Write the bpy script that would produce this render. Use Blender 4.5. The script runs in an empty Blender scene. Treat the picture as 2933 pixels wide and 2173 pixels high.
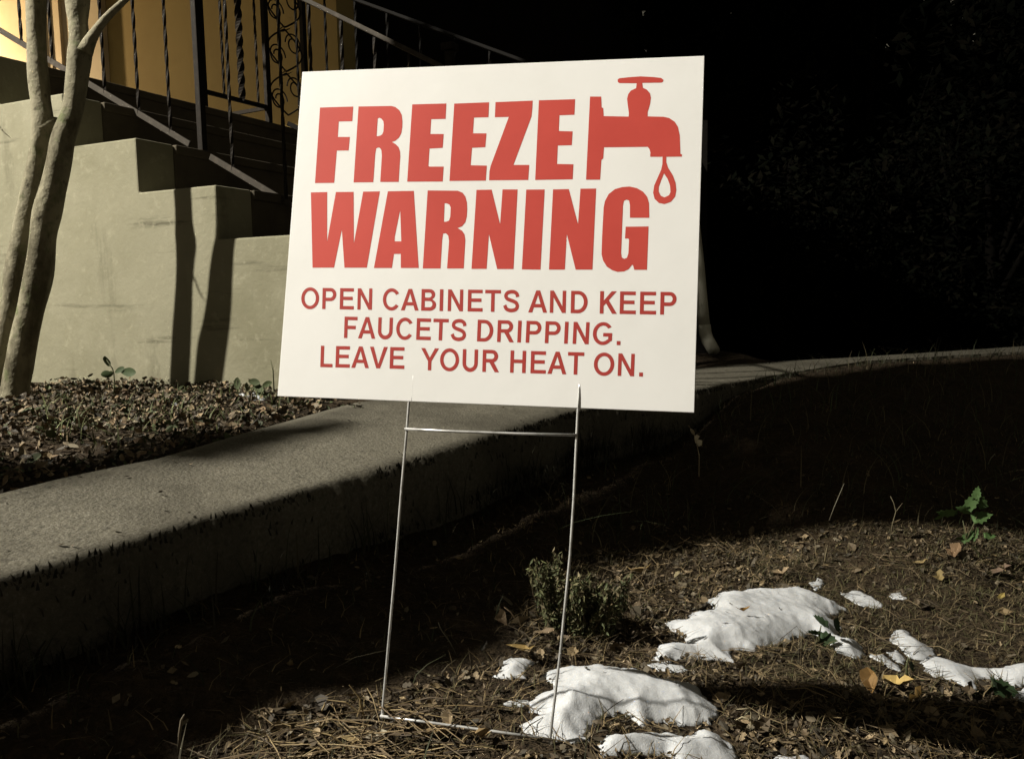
import bpy, bmesh, math, random
import numpy as np
from mathutils import Vector, Matrix, noise
from mathutils.geometry import tessellate_polygon
random.seed(7); rng = np.random.default_rng(7)
scene = bpy.context.scene
COL = scene.collection
R = math.radians

# ------------------------------------------------------------------ camera, world, light, exposure
F_PX, CX, CY, IW, IH = 2250.0, 1466.5, 1086.5, 2933, 2173
PITCH, ROLL, EYE = R(5.5), R(1.0), 0.60
cam_d = bpy.data.cameras.new('camera'); cam = bpy.data.objects.new('camera', cam_d); COL.objects.link(cam)
scene.camera = cam
cam_d.sensor_fit = 'HORIZONTAL'; cam_d.sensor_width = 36.0; cam_d.lens = 36.0*F_PX/IW
cam_d.clip_start = 0.02; cam_d.clip_end = 400
ct, st, cr, sr = math.cos(PITCH), math.sin(PITCH), math.cos(ROLL), math.sin(ROLL)
RW = np.array([[cr, sr, 0], [-sr, cr, 0], [0, 0, 1]]) @ np.array([[1, 0, 0], [0, -st, -ct], [0, ct, -st]])   # world -> (right, down, forward)
cam.matrix_world = Matrix(((RW[0][0], -RW[1][0], -RW[2][0], 0), (RW[0][1], -RW[1][1], -RW[2][1], 0), (RW[0][2], -RW[1][2], -RW[2][2], EYE), (0, 0, 0, 1)))

LAMP = np.array((-5.1, .65, 4.9))       # street lamp to the left of the picture: it throws every shadow the photo shows
MOON_AZ, SUN_EL = R(20), R(40)
SD = np.array([math.cos(MOON_AZ)*math.cos(SUN_EL), math.sin(MOON_AZ)*math.cos(SUN_EL), -math.sin(SUN_EL)])
sun_d = bpy.data.lights.new('moon', 'SUN'); sun = bpy.data.objects.new('moon', sun_d); COL.objects.link(sun)
sun_d.energy = 0.012; sun_d.angle = R(0.6); sun_d.color = (1.0, .95, .85)
sun.rotation_euler = Vector(SD).to_track_quat('-Z', 'Y').to_euler()
LAMP_W, LAMP_COL = 2430, (1.0, .943, .825)
world = bpy.data.worlds.new('World'); scene.world = world; world.use_nodes = True
wn = world.node_tree; wn.nodes.clear()
w_out = wn.nodes.new('ShaderNodeOutputWorld'); w_bg = wn.nodes.new('ShaderNodeBackground')
w_sky = wn.nodes.new('ShaderNodeTexSky'); w_sky.sky_type = 'NISHITA'; w_sky.sun_disc = False
w_sky.sun_elevation = SUN_EL; w_sky.sun_rotation = math.atan2(-SD[0], -SD[1])
w_bw = wn.nodes.new('ShaderNodeRGBToBW'); w_mul = wn.nodes.new('ShaderNodeMix'); w_mul.data_type = 'RGBA'; w_mul.blend_type = 'MULTIPLY'
w_mul.inputs['Factor'].default_value = 1; w_mul.inputs[7].default_value = (1, .9, .66, 1)
wn.links.new(w_sky.outputs[0], w_bw.inputs[0]); wn.links.new(w_bw.outputs[0], w_mul.inputs[6]); wn.links.new(w_mul.outputs[2], w_bg.inputs[0])
w_bg.inputs[1].default_value = 0.0165
wn.links.new(w_bg.outputs[0], w_out.inputs[0])
scene.view_settings.view_transform = 'Standard'; scene.view_settings.look = 'None'
scene.view_settings.exposure = 1.0; scene.view_settings.gamma = 1.0

# ------------------------------------------------------------------ geometry helpers
EYEP = np.array([0, 0, EYE])
def ray(x, y): return RW.T @ np.array([(x-CX)/F_PX, (y-CY)/F_PX, 1.0])
def proj(P):
    q = RW @ (np.array(P, float)-EYEP); return CX+F_PX*q[0]/q[2], CY+F_PX*q[1]/q[2]
def onz(x, y, z):
    d = ray(x, y); return EYEP+d*((z-EYE)/d[2])
def onplane(x, y, p, n):
    d = ray(x, y); return EYEP+d*(np.dot(np.array(p)-EYEP, n)/np.dot(d, n))
def ondepth(x, y, Y):
    d = ray(x, y); return EYEP+d*(Y/d[1])

class MB:
    def __init__(s): s.v = []; s.f = []; s.c = []; s.has = False
    def add(s, vs, fs, col=None):
        o = len(s.v); s.v += [tuple(map(float, p)) for p in vs]; s.f += [tuple(i+o for i in q) for q in fs]
        if col is not None: s.has = True
        s.c += [tuple(col) if col is not None else (1, 1, 1)]*len(vs)
    def box(s, c, x, y, z, col=None):          # centre and three half-axis vectors
        c, x, y, z = (np.array(a, float) for a in (c, x, y, z))
        vs = [c+i*x+j*y+k*z for k in (-1, 1) for j in (-1, 1) for i in (-1, 1)]
        fs = [(0, 2, 3, 1), (4, 5, 7, 6), (0, 1, 5, 4), (2, 6, 7, 3), (0, 4, 6, 2), (1, 3, 7, 5)]
        s.add(vs, fs, col)
    def bar(s, a, b, w, h, up=(0, 0, 1), col=None):
        a, b, up = (np.array(q, float) for q in (a, b, up)); d = b-a; L = np.linalg.norm(d); d /= L
        x = np.cross(d, up); 
        if np.linalg.norm(x) < 1e-4: x = np.cross(d, (1, 0, 0))
        x /= np.linalg.norm(x); y = np.cross(x, d)
        s.box((a+b)/2, x*w/2, y*h/2, d*L/2, col)
    def tube(s, pts, rad, n=8, col=None, cap=True, jit=0.0):
        pts = [np.array(p, float) for p in pts]; m = len(pts)
        rad = rad if hasattr(rad, '__len__') else [rad]*m
        d0 = pts[1]-pts[0]; ref = np.array((0, 0, 1.0)) if abs(d0[2]) < .9*np.linalg.norm(d0) else np.array((1.0, 0, 0))
        vs = []; fs = []
        for i, p in enumerate(pts):
            d = pts[min(i+1, m-1)]-pts[max(i-1, 0)]; d = d/(np.linalg.norm(d)+1e-9)
            x = ref-d*np.dot(ref, d); x /= np.linalg.norm(x)+1e-9; ref = x; y = np.cross(d, x)
            for k in range(n):
                a = 2*math.pi*k/n; r = rad[i]
                if jit: r *= 1+jit*noise.noise(Vector((p[0]*9+math.cos(a)*1.3, p[1]*9+math.sin(a)*1.3, p[2]*7)))
                vs.append(p+(x*math.cos(a)+y*math.sin(a))*r)
        for i in range(m-1):
            for k in range(n):
                k2 = (k+1) % n; fs.append((i*n+k, i*n+k2, (i+1)*n+k2, (i+1)*n+k))
        if cap: fs += [tuple(range(n))[::-1], tuple((m-1)*n+k for k in range(n))]
        s.add(vs, fs, col)
    def twist(s, a, b, w, turns, n=40, col=None):   # twisted square bar
        a, b = np.array(a, float), np.array(b, float); d = (b-a)/np.linalg.norm(b-a)
        x = np.cross(d, (0, 1, 0)); x /= np.linalg.norm(x); y = np.cross(d, x); vs = []; fs = []
        for i in range(n+1):
            t = i/n; p = a+(b-a)*t; A = 2*math.pi*turns*t
            for k in range(4):
                q = A+math.pi/4+k*math.pi/2; vs.append(p+(x*math.cos(q)+y*math.sin(q))*w*.7071)
        for i in range(n):
            for k in range(4): fs.append((i*4+k, i*4+(k+1) % 4, (i+1)*4+(k+1) % 4, (i+1)*4+k))
        fs += [(3, 2, 1, 0), tuple(n*4+k for k in range(4))]
        s.add(vs, fs, col)
    def leaf(s, c, L, W, yaw, pitch, roll, col, curl=.3, kind=0):
        if kind == 3: out = [(-.5, 0), (-.42, .22), (-.46, .38), (-.26, .34), (-.14, .5), (-.02, .36), (.10, .42), (.16, .26), (.32, .26), (.34, .12), (.5, 0)]
        else: out = [(-.5, 0), (-.25, .32), (.05, .5), (.3, .33), (.5, 0)] if kind == 0 else ([(-.5, 0), (-.42, .3), (-.1, .5), (.02, .22), (.28, .42), (.5, 0)] if kind == 1 else [(-.5, 0), (0, .5), (.5, 0)])
        M = Matrix.Rotation(yaw, 3, 'Z') @ Matrix.Rotation(-pitch, 3, 'Y') @ Matrix.Rotation(roll, 3, 'X')
        mid = [(x, 0) for x, _ in out]; vs = []
        def P(x, y): return np.array(c)+np.array(M @ Vector((x*L, y*W, (curl*L*(x*x*1.2-.12)+abs(y)*W*curl*.9))))
        for x, y in out: vs.append(P(x, 0))
        n = len(out); fs = []; up = []; dn = []
        for i, (x, y) in enumerate(out[1:-1], 1):
            up.append(len(vs)); vs.append(P(x, y)); dn.append(len(vs)); vs.append(P(x, -y*random.uniform(.8, 1.05)))
        U = [0]+up+[n-1]; D = [0]+dn+[n-1]
        for i in range(n-1):
            q = [i, i+1, U[i+1], U[i]]; q = list(dict.fromkeys(q)); 
            if len(q) > 2: fs.append(tuple(q))
            q = [i, D[i], D[i+1], i+1]; q = list(dict.fromkeys(q))
            if len(q) > 2: fs.append(tuple(q))
        s.add(vs, fs, col)
    def blade(s, p, h, lean, yaw, w, col, bend=1.0, n=4):
        p = np.array(p, float); dx = np.array((math.cos(yaw), math.sin(yaw), 0)); sx = np.array((-dx[1], dx[0], 0)); vs = []; fs = []
        for i in range(n+1):
            t = i/n; q = p+dx*lean*h*(t**(1+bend))+np.array((0, 0, h*(t-.25*bend*lean*t*t))); ww = w*(1-t)**.7+.0003
            vs += [q-sx*ww/2, q+sx*ww/2]
        for i in range(n): fs.append((2*i, 2*i+1, 2*i+3, 2*i+2))
        s.add(vs, fs, col)
    def build(s, name, mat, parent=None, smooth=False, bevel=0):
        me = bpy.data.meshes.new(name); me.from_pydata(s.v, [], s.f)
        if s.has:
            a = me.color_attributes.new('Tint', 'FLOAT_COLOR', 'POINT')
            a.data.foreach_set('color', np.array([(*c, 1) for c in s.c], dtype=np.float32).ravel())
        me.update(); o = bpy.data.objects.new(name, me); COL.objects.link(o)
        if mat: me.materials.append(mat)
        if smooth: me.shade_smooth()
        if parent: o.parent = parent; o.matrix_parent_inverse = Matrix.Translation(-Vector(parent.location)); 
        if bevel:
            b = o.modifiers.new('bevel', 'BEVEL'); b.width = bevel; b.segments = 2; b.limit_method = 'ANGLE'
        return o
def tag(o, label, cat, group=None):
    o['label'] = label; o['category'] = cat
    if group: o['group'] = group
    return o
def empty(name, loc, label, cat, group=None):
    o = bpy.data.objects.new(name, None); COL.objects.link(o); o.location = Vector([float(a) for a in loc]); o.empty_display_size = .05
    return tag(o, label, cat, group)
def structure(o): o['kind'] = 'structure'; return o
def stuff(o, label, cat): tag(o, label, cat); o['kind'] = 'stuff'; return o

# ------------------------------------------------------------------ materials
def mat(name, base, rough=.8, spec=.3, n1=None, n2=None, n3=None, n4=None, bump=None, metal=0, tint=False, sheen=0, sub=0, trans=0):
    """n1/n2 = (scale, colour, low, high[, stretch]) noise masks over the base colour, bump = (scale, strength, distance)"""
    m = bpy.data.materials.new(name); m.use_nodes = True; nt = m.node_tree; b = nt.nodes['Principled BSDF']
    tc = nt.nodes.new('ShaderNodeTexCoord'); last = None
    if tint:
        a = nt.nodes.new('ShaderNodeVertexColor'); a.layer_name = 'Tint'; last = a.outputs[0]
    for spec_n in (n1, n2, n3, n4):
        if not spec_n: continue
        sc, colr, lo, hi = spec_n[:4]
        src = tc.outputs['Object']
        if len(spec_n) > 4:
            mp = nt.nodes.new('ShaderNodeMapping'); mp.inputs['Scale'].default_value = spec_n[4]; nt.links.new(src, mp.inputs[0]); src = mp.outputs[0]
        nz = nt.nodes.new('ShaderNodeTexNoise'); nz.inputs['Scale'].default_value = sc; nz.inputs['Detail'].default_value = 6; nz.inputs['Roughness'].default_value = .65
        nt.links.new(src, nz.inputs[0]); mr = nt.nodes.new('ShaderNodeMapRange'); mr.inputs[1].default_value = lo; mr.inputs[2].default_value = hi
        nt.links.new(nz.outputs[0], mr.inputs[0]); mx = nt.nodes.new('ShaderNodeMix'); mx.data_type = 'RGBA'
        nt.links.new(mr.outputs[0], mx.inputs['Factor'])
        if last is None: mx.inputs[6].default_value = (*base, 1)
        else: nt.links.new(last, mx.inputs[6])
        if tint:
            mx.blend_type = 'MULTIPLY'
        mx.inputs[7].default_value = (*colr, 1); last = mx.outputs[2]
    if last is None: b.inputs['Base Color'].default_value = (*base, 1)
    else: nt.links.new(last, b.inputs['Base Color'])
    b.inputs['Roughness'].default_value = rough; b.inputs['Specular IOR Level'].default_value = spec; b.inputs['Metallic'].default_value = metal
    if sub: b.inputs['Subsurface Weight'].default_value = sub; b.inputs['Subsurface Radius'].default_value = (.01, .012, .015)
    if bump:
        bs = bump if isinstance(bump, list) else [bump]; prev = None
        for sc, stg, dist in bs:
            nz = nt.nodes.new('ShaderNodeTexNoise'); nz.inputs['Scale'].default_value = sc; nz.inputs['Detail'].default_value = 5
            nt.links.new(tc.outputs['Object'], nz.inputs[0]); bp = nt.nodes.new('ShaderNodeBump'); bp.inputs['Strength'].default_value = stg; bp.inputs['Distance'].default_value = dist
            nt.links.new(nz.outputs[0], bp.inputs['Height'])
            if prev: nt.links.new(prev, bp.inputs['Normal'])
            prev = bp.outputs[0]
        nt.links.new(prev, b.inputs['Normal'])
    return m
M = {}
M['soil'] = mat('soil', (.036, .026, .016), .95, .1, n1=(9, (.020, .015, .010), .4, .65), n2=(60, (.065, .047, .028), .5, .75), bump=[(40, .9, .02), (160, .6, .006)])
M['concrete'] = mat('walk_concrete', (.098, .090, .068), .92, .15, n1=(150, (.150, .140, .115), .50, .68), n2=(70, (.050, .046, .036), .50, .70), n3=(2.6, (.058, .053, .040), .46, .66), n4=(330, (.24, .23, .20), .66, .72), bump=[(140, .7, .005), (30, .3, .006)])
M['stucco'] = mat('painted_stucco', (.192, .182, .128), .88, .15, n1=(2.0, (.150, .142, .094), .42, .68), n2=(5, (.085, .080, .052), .58, .76, (1, 1, .22)), n3=(4, (.08, .075, .05), .61, .74, (.4, .4, 5)), n4=(26, (.225, .213, .15), .55, .75), bump=[(60, .35, .004), (5, .5, .012), (200, .3, .002)])
M['step'] = mat('step_concrete', (.070, .059, .041), .9, .15, n1=(6, (.045, .038, .027), .4, .7), bump=(60, .3, .004))
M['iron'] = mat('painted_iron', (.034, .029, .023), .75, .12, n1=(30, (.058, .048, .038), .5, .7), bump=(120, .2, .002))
M['dimiron'] = mat('shaded_iron_copy', (.0035, .003, .0025), .7, .06, bump=(120, .2, .002))  # copy of the iron with the far railing's dimness put into its colour
M['darkiron'] = mat('silhouette_iron', (.009, .007, .005), .7, .10, n1=(40, (.016, .012, .009), .5, .7), bump=(120, .2, .002))  # darker copy of the iron, silhouette shade put into the colour
M['sign'] = mat('corrugated_plastic', (.83, .83, .82), .45, .3, n1=(5, (.795, .795, .78), .45, .7), n2=(55, (.74, .73, .70), .70, .78), bump=[(7, .25, .004)])
M['red'] = mat('red_print', (.565, .075, .058), .5, .25, n1=(4, (.51, .064, .050), .4, .65))
M['red2'] = mat('darker_red_print', (.40, .050, .044), .5, .25, n1=(6, (.40, .05, .04), .4, .65))
M['wire'] = mat('galvanised_wire', (.56, .56, .55), .34, .6, metal=.45, n1=(60, (.34, .34, .33), .45, .7))
M['snow'] = mat('old_snow', (.46, .475, .495), .6, .35, n1=(9, (.41, .42, .43), .45, .70), n2=(170, (.53, .545, .56), .52, .7), bump=[(420, .28, .003), (110, .14, .005)], sub=.35)
M['bark'] = mat('smooth_bark', (.185, .170, .118), .88, .15, n1=(9, (.075, .066, .043), .46, .62, (1, 1, .4)), n2=(16, (.085, .098, .044), .55, .70), n3=(38, (.055, .047, .032), .60, .72), n4=(5, (.205, .19, .14), .58, .72), bump=[(34, .8, .008), (9, .5, .012), (120, .4, .002)])
M['leaf'] = mat('leaf', (.1, .1, .05), .7, .25, tint=True, n1=(60, (.6, .55, .5), .45, .75))
M['black_bark'] = mat('night_dark_bark', (.004, .0036, .003), 1, .02, bump=(20, .5, .01))  # background trunks blackened in colour to stand for missing light
M['matt_leaf'] = mat('night_dark_leaf', (.01, .01, .005), .95, .03, tint=True)
M['gloss_leaf'] = mat('glossy_leaf', (.1, .1, .05), .4, .5, tint=True, n1=(40, (.75, .75, .7), .45, .75))
M['ochre'] = mat('ochre_wall', (.31, .235, .092), .8, .2, n1=(2.5, (.27, .20, .078), .4, .7), bump=(90, .2, .003))
M['cream'] = mat('cream_trim', (.55, .47, .33), .6, .3, n1=(5, (.50, .42, .28), .4, .7))
M['darkwall'] = mat('night_dark_siding', (.008, .007, .006), .95, .05, n1=(3, (.005, .0045, .004), .4, .7), bump=(40, .3, .01))  # night shade put into the wall colour
M['roof'] = mat('roof_shingle', (.05, .045, .04), .95, .1, n1=(12, (.03, .028, .025), .4, .7))
M['pipe'] = mat('painted_downspout', (.34, .33, .27), .6, .3, n1=(8, (.27, .26, .21), .45, .7))
M['brass'] = mat('lamp_metal', (.05, .04, .03), .4, .5)

# ------------------------------------------------------------------ layout: walk edges, stair frame, ground heights
ZN, ZF = .22, .28
near3 = [np.array((-1.65, -.75, ZN)), np.array((-1.05, .32, ZN))]+[onz(x, y, z_) for x, y, z_ in ((0, 1685, .22), (250, 1612, .22), (600, 1500, .22), (850, 1430, .22), (1100, 1355, .22), (1400, 1260, .22), (1660, 1184, .22), (1983, 1126, .226), (2200, 1080, .236), (2476, 1034, .25), (2765, 1017, .25))]
far3 = [np.array((-2.05, -.4, ZF)), np.array((-1.55, .62, ZF))]+[onz(x, y, ZF) for x, y in ((0, 1412), (220, 1362), (444, 1316), (700, 1240), (1026, 1150))]+[np.array((.02, 2.98, ZF)), np.array((.55, 3.42, .275))]+[onz(x, y, z_) for x, y, z_ in ((1983, 1052, .268), (2200, 1037, .26), (2476, 1021, .255), (2765, 1002, .255))]
def ext(pl, L): d = pl[-1]-pl[-2]; d[2] = 0; return pl+[pl[-1]+d/np.linalg.norm(d)*L]
near3 = ext(near3, 1.5); far3 = ext(far3, 1.5)
near = [p[:2] for p in near3]; far = [p[:2] for p in far3]
def seglist(pl): return [(pl[i], pl[i+1]) for i in range(len(pl)-1)]
def sdist(P, pl):            # signed distance to a polyline for an (n,2) array, positive on its right-hand side
    best = np.full(len(P), 1e9); sg = np.zeros(len(P))
    for a, b in seglist(pl):
        d = b-a; t = np.clip(((P-a)@d)/(d@d), 0, 1); q = a+t[:, None]*d; v = P-q; dd = np.hypot(v[:, 0], v[:, 1])
        cr_ = d[0]*(P[:, 1]-a[1])-d[1]*(P[:, 0]-a[0]); m = dd < best; best[m] = dd[m]; sg[m] = np.where(cr_[m] < 0, 1, -1)
    return best*sg
ua, wa = R(-23.5), R(60)
U = np.array([math.cos(ua), math.sin(ua), 0]); W = np.array([math.cos(wa), math.sin(wa), 0]); NF = np.array([U[1], -U[0], 0]); NR = np.array([W[1], -W[0], 0])
B0 = onz(500, 1118, .30); B0[2] = 0
SWM = np.linalg.inv(np.array([U[:2], W[:2]]).T)
def SP(s, w, z): return B0+s*U+w*W+np.array((0, 0, z))
def sw(P): return SWM@(np.array(P)[:2]-B0[:2])
def smooth(t): t = np.clip(t, 0, 1); return t*t*(3-2*t)
def vnoise(P, sc, seed=0): return np.array([noise.noise(Vector((p[0]*sc+seed, p[1]*sc-seed, seed*.7))) for p in P])
def ground_z(P, detail=True):
    P = np.atleast_2d(np.array(P, float))[:, :2]
    dn = sdist(P, near); df = sdist(P, far)
    lawn = .004-.04*P[:, 0]-.13*np.maximum(P[:, 0]-.05, 0)-.02*(P[:, 1]-1.1)
    lawn = np.maximum(lawn, -.25)
    edge = ZN-.19+.155*smooth((P[:, 0]-.55)/.5)+.052*smooth((P[:, 0]-1.0)/.5)+.055*smooth((-.12-P[:, 0])/.35)
    z = edge+(lawn-edge)*smooth(dn/(.45+1.3*smooth((P[:, 0]-.55)/.7)))
    if detail:
        z = z+.016*vnoise(P, 3.1, 3)*smooth(dn/.3)+.009*vnoise(P, 11, 5)*smooth(dn/.2)
    mid = np.full(len(P), .10)
    bd = -df
    bed = ZF-.035+.03*smooth(bd/.05)-.035*smooth((P[:, 0]-.3)/.7)+.03*smooth(bd/.5)+(.018*vnoise(P, 7, 9) if detail else 0)*smooth(bd/.2)
    drop = smooth((P[:, 0]-1.35)/.6)*np.clip(bd-.02, 0, 6)*.42
    bed = bed-drop
    hill = 13*smooth((P[:, 1]-15)/16)
    bed = bed+hill; z = z+hill
    z = np.where(dn > -.07, z, np.where(df > .06, mid, bed))
    return z
def gz(x, y): return float(ground_z([(x, y)])[0])
def hit(x, y):
    P = onz(x, y, 0.0)
    for i in range(14): P = onz(x, y, gz(P[0], P[1]))
    return P

# ground sheet
def axis(lo, hi, a, b, step):
    f = list(np.arange(a, b+1e-6, step)); l = []; x = a; s_ = step
    while x > lo: s_ *= 1.35; x -= s_; l.append(max(x, lo))
    h = []; x = f[-1]; s_ = step
    while x < hi: s_ *= 1.35; x += s_; h.append(min(x, hi))
    return np.array(l[::-1]+f+h)
gx = axis(-60, 60, -1.6, 4.4, .025); gy = axis(-20, 120, .6, 5.9, .025)
XX, YY = np.meshgrid(gx, gy); PP = np.stack([XX.ravel(), YY.ravel()], 1); ZZ = ground_z(PP)
nx = len(gx); gb = MB()
gb.v = [tuple(map(float, (p[0], p[1], z))) for p, z in zip(PP, ZZ)]; gb.c = [(1, 1, 1)]*len(gb.v)
gb.f = [(j*nx+i, j*nx+i+1, (j+1)*nx+i+1, (j+1)*nx+i) for j in range(len(gy)-1) for i in range(nx-1)]
structure(gb.build('ground', M['soil'], smooth=True))

# walk slab with worn edges
def resample(pl, n):
    pl = [np.array(p) for p in pl]; L = np.cumsum([0]+[np.linalg.norm(b[:2]-a[:2]) for a, b in seglist(pl)])
    return [np.array([np.interp(t, L, [p[k] for p in pl]) for k in (0, 1, 2)]) for t in np.linspace(0, L[-1], n)]
NA, NB = 900, 14
ne3, fe3 = resample(near3, NA), resample(far3, NA); ne = [p[:2] for p in ne3]; fe = [p[:2] for p in fe3]; wb = MB(); rows = []
for i in range(NA):
    ZN_, ZF_ = ne3[i][2], fe3[i][2]; a, b = ne[i], fe[i]; d = (b-a)/np.linalg.norm(b-a); rag = .011*noise.noise(Vector((i*.17, 1.7, 0)))+.009*noise.noise(Vector((i*.55, 4.7, 0)))+.035*max(0, noise.noise(Vector((i*.06, 7.7, 0)))-.22)
    row = []
    a2 = a+d*(rag+.006)
    row.append((*a2, ZN_-.22)); row.append((*(a2+d*.0), ZN_-.02+.004*noise.noise(Vector((i*.5, 0, 3))))); row.append((*(a2+d*.012), ZN_-.003))
    for j in range(NB+1):
        t = .03+.97*j/NB; p = a2+(b-a2)*t; z = ZN_+(ZF_-ZN_)*t+.003*noise.noise(Vector((p[0]*4, p[1]*4, 0))); row.append((*p, z))
    row.append((*b, ZF_-.3)); rows.append(row)
m_ = len(rows[0]); wb.add([p for r in rows for p in r], [(i*m_+j, (i+1)*m_+j, (i+1)*m_+j+1, i*m_+j+1) for i in range(NA-1) for j in range(m_-1)])
structure(wb.build('walk', M['concrete'], smooth=True))

# ------------------------------------------------------------------ yard sign
T0 = np.array([-.32662, -.47892, 1.22381]); A0 = np.array([.59977, .02003, -.10941]); Bv0 = np.array([-.03048, .5038, -.04483])
ST = RW.T@T0+EYEP; SA = RW.T@A0; SB = RW.T@Bv0; SWID = np.linalg.norm(SA); SHEI = np.linalg.norm(SB)
ax = SA/SWID; SB = SB-ax*np.dot(SB, ax); ay = SB/SHEI; an = np.cross(ax, ay)      # an points away from the camera
def sg(u, v, d=0.0): return ST+ax*u+ay*v-an*d           # metres right, metres down, metres proud of the face
def sign_uv(x, y):
    P = onplane(x, y, ST, an)-ST; return float(P@ax), float(P@ay)
SGRP = sg(.516*SWID, 1.88*SHEI)
sign = empty('yard_sign', (SGRP[0], SGRP[1], gz(SGRP[0], SGRP[1])), 'white plastic yard sign with red freeze warning lettering on a wire stake', 'sign')
pb = MB(); pb.box(sg(SWID/2, SHEI/2, -.002), ax*SWID/2, ay*SHEI/2, an*.002)
panel = pb.build('panel', M['sign'], sign, bevel=.0006)
def flat(polys, name, material, parent, d=.00015):
    """polys: list of (outer, [holes]) in sign metres"""
    b = MB()
    for outer, holes in polys:
        loops = [[Vector((u, v, 0)) for u, v in lp] for lp in [outer]+holes]
        vs = [p for lp in loops for p in lp]; tris = tessellate_polygon(loops)
        b.add([sg(p.x, p.y, d) for p in vs], [tuple(t) for t in tris])
    o = b.build(name, material, parent)
    bmm = bmesh.new(); bmm.from_mesh(o.data); 
    for f in bmm.faces:
        f.normal_update()
        if f.normal.dot(Vector(an)) > 0: f.normal_flip()
    bmm.to_mesh(o.data); bmm.free(); return o
def dig(pts, ox, oy, sc): return [sign_uv(ox+x/sc, oy+y/sc) for x, y in pts]
ZA, ZB, ZC, ZD, ZFA = (880, 260, 5.3095), (1270, 260, 5.3095), (870, 520, 4.2885), (1340, 520, 3.8448), (1650, 180, 3.755)
GLY = [
 (ZA, [(195,258),(700,243),(685,465),(480,470),(465,705),(648,705),(630,910),(450,912),(410,1402),(118,1405)], []),
 (ZA, [(780,242),(1280,234),(1340,250),(1400,298),(1438,370),(1448,470),(1445,560),(1430,650),(1395,715),(1340,762),(1290,782),(1345,815),(1390,860),(1412,930),(1415,1000),(1390,1388),(1110,1388),(1135,990),(1128,905),(1105,870),(1075,865),(1048,880),(1035,960),(1005,1392),(705,1395)],
      [[(1072,425),(1095,412),(1125,425),(1158,465),(1165,520),(1158,620),(1140,665),(1110,685),(1068,695),(1055,685)]]),
 (ZA, [(1597,210),(2115,196),(2105,430),(1885,435),(1872,660),(2075,660),(2060,870),(1860,882),(1843,1145),(1860,1155),(2075,1155),(2060,1382),(1520,1384)], []),
 (ZB, [(165,198),(695,178),(685,405),(465,410),(450,650),(655,650),(637,860),(435,870),(415,1135),(660,1140),(645,1368),(92,1373)], []),
 (ZB, [(792,176),(1358,153),(1350,300),(1340,395),(1065,1130),(1305,1130),(1290,1358),(695,1363),(700,1230),(720,1140),(995,400),(782,405)], []),
 (ZB, [(1452,148),(2003,131),(1992,368),(1765,375),(1755,615),(1965,620),(1952,830),(1740,835),(1728,1115),(1977,1120),(1965,1348),(1395,1358)], []),
 (ZC, [(88,135),(288,130),(287,740),(395,130),(613,128),(616,760),(730,125),(935,122),(775,1058),(500,1058),(468,590),(372,1057),(108,1058)], []),
 (ZC, [(1033,121),(1352,116),(1412,1062),(1192,1062),(1192,888),(1108,890),(1083,1062),(862,1062)], [[(1185,350),(1198,735),(1118,735),(1118,680)]]),
 (ZC, [(1522,110),(1890,114),(1950,138),(1985,185),(2005,260),(2008,340),(2003,430),(1985,500),(1945,550),(1888,572),(1945,605),(1975,650),(1985,720),(1965,1068),(1760,1068),(1785,730),(1775,665),(1745,635),(1712,640),(1700,720),(1680,1068),(1462,1068)],
      [[(1730,268),(1755,268),(1790,285),(1805,320),(1800,430),(1785,480),(1755,493),(1722,495)]]),
 (ZD, [(95,93),(262,90),(355,470),(382,88),(548,88),(503,964),(323,964),(232,580),(207,962),(40,962)], []),
 (ZD, [(643,90),(846,88),(800,970),(595,967)], []),
 (ZD, [(938,88),(1112,84),(1213,470),(1240,80),(1413,78),(1372,970),(1187,970),(1090,580),(1068,970),(893,970)], []),
 (ZD, [(1998,400),(1785,400),(1785,260),(1775,210),(1745,200),(1718,215),(1708,270),(1688,790),(1695,835),(1722,852),(1752,840),(1768,790),(1775,640),(1765,628),(1730,628),(1738,498),(1990,495),(1972,972),(1832,972),(1822,930),(1810,915),(1770,965),(1720,990),(1650,995),(1590,977),(1530,937),(1490,872),(1472,800),(1478,620),(1495,290),(1510,215),(1550,140),(1620,85),(1700,62),(1780,56),(1860,73),(1930,113),(1975,170),(1995,240)], []),
]
flat([(dig(o_, *z_), [dig(h_, *z_) for h_ in hs]) for z_, o_, hs in GLY], 'headline_lettering', M['red'], panel)
FAU = [(150,365),(270,365),(275,480),(292,490),(297,575),(565,580),(568,545),(555,450),(548,390),(560,340),(590,300),(645,275),(652,222),(465,220),(448,208),(448,180),(470,168),(560,158),(690,148),(830,155),(915,165),(940,185),(935,205),(918,215),(712,218),(718,270),(760,290),(795,330),(805,380),(795,450),(770,530),(770,578),(940,582),(1000,595),(1060,635),(1095,690),(1115,780),(1122,980),(1138,985),(1138,1010),(970,1012),(970,1070),(990,1130),(1040,1210),(1070,1290),(1078,1370),(1065,1440),(1020,1495),(950,1520),(890,1508),(845,1465),(828,1400),(840,1320),(880,1230),(915,1150),(928,1090),(930,1012),(797,1012),(797,985),(800,970),(790,930),(770,905),(300,910),(292,1030),(272,1045),(258,1258),(107,1258)]
DRP = [(945,1190),(985,1250),(1010,1320),(1015,1390),(1000,1425),(950,1448),(910,1430),(888,1385),(890,1335),(915,1265)]
flat([(dig(FAU, *ZFA), [dig(DRP, *ZFA)])], 'faucet_emblem', M['red'], panel)
def arc(cx, cy, rx, ry, a0, a1, n=14): return [(cx+rx*math.cos(R(a0+(a1-a0)*i/n)), cy+ry*math.sin(R(a0+(a1-a0)*i/n))) for i in range(n+1)]
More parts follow.
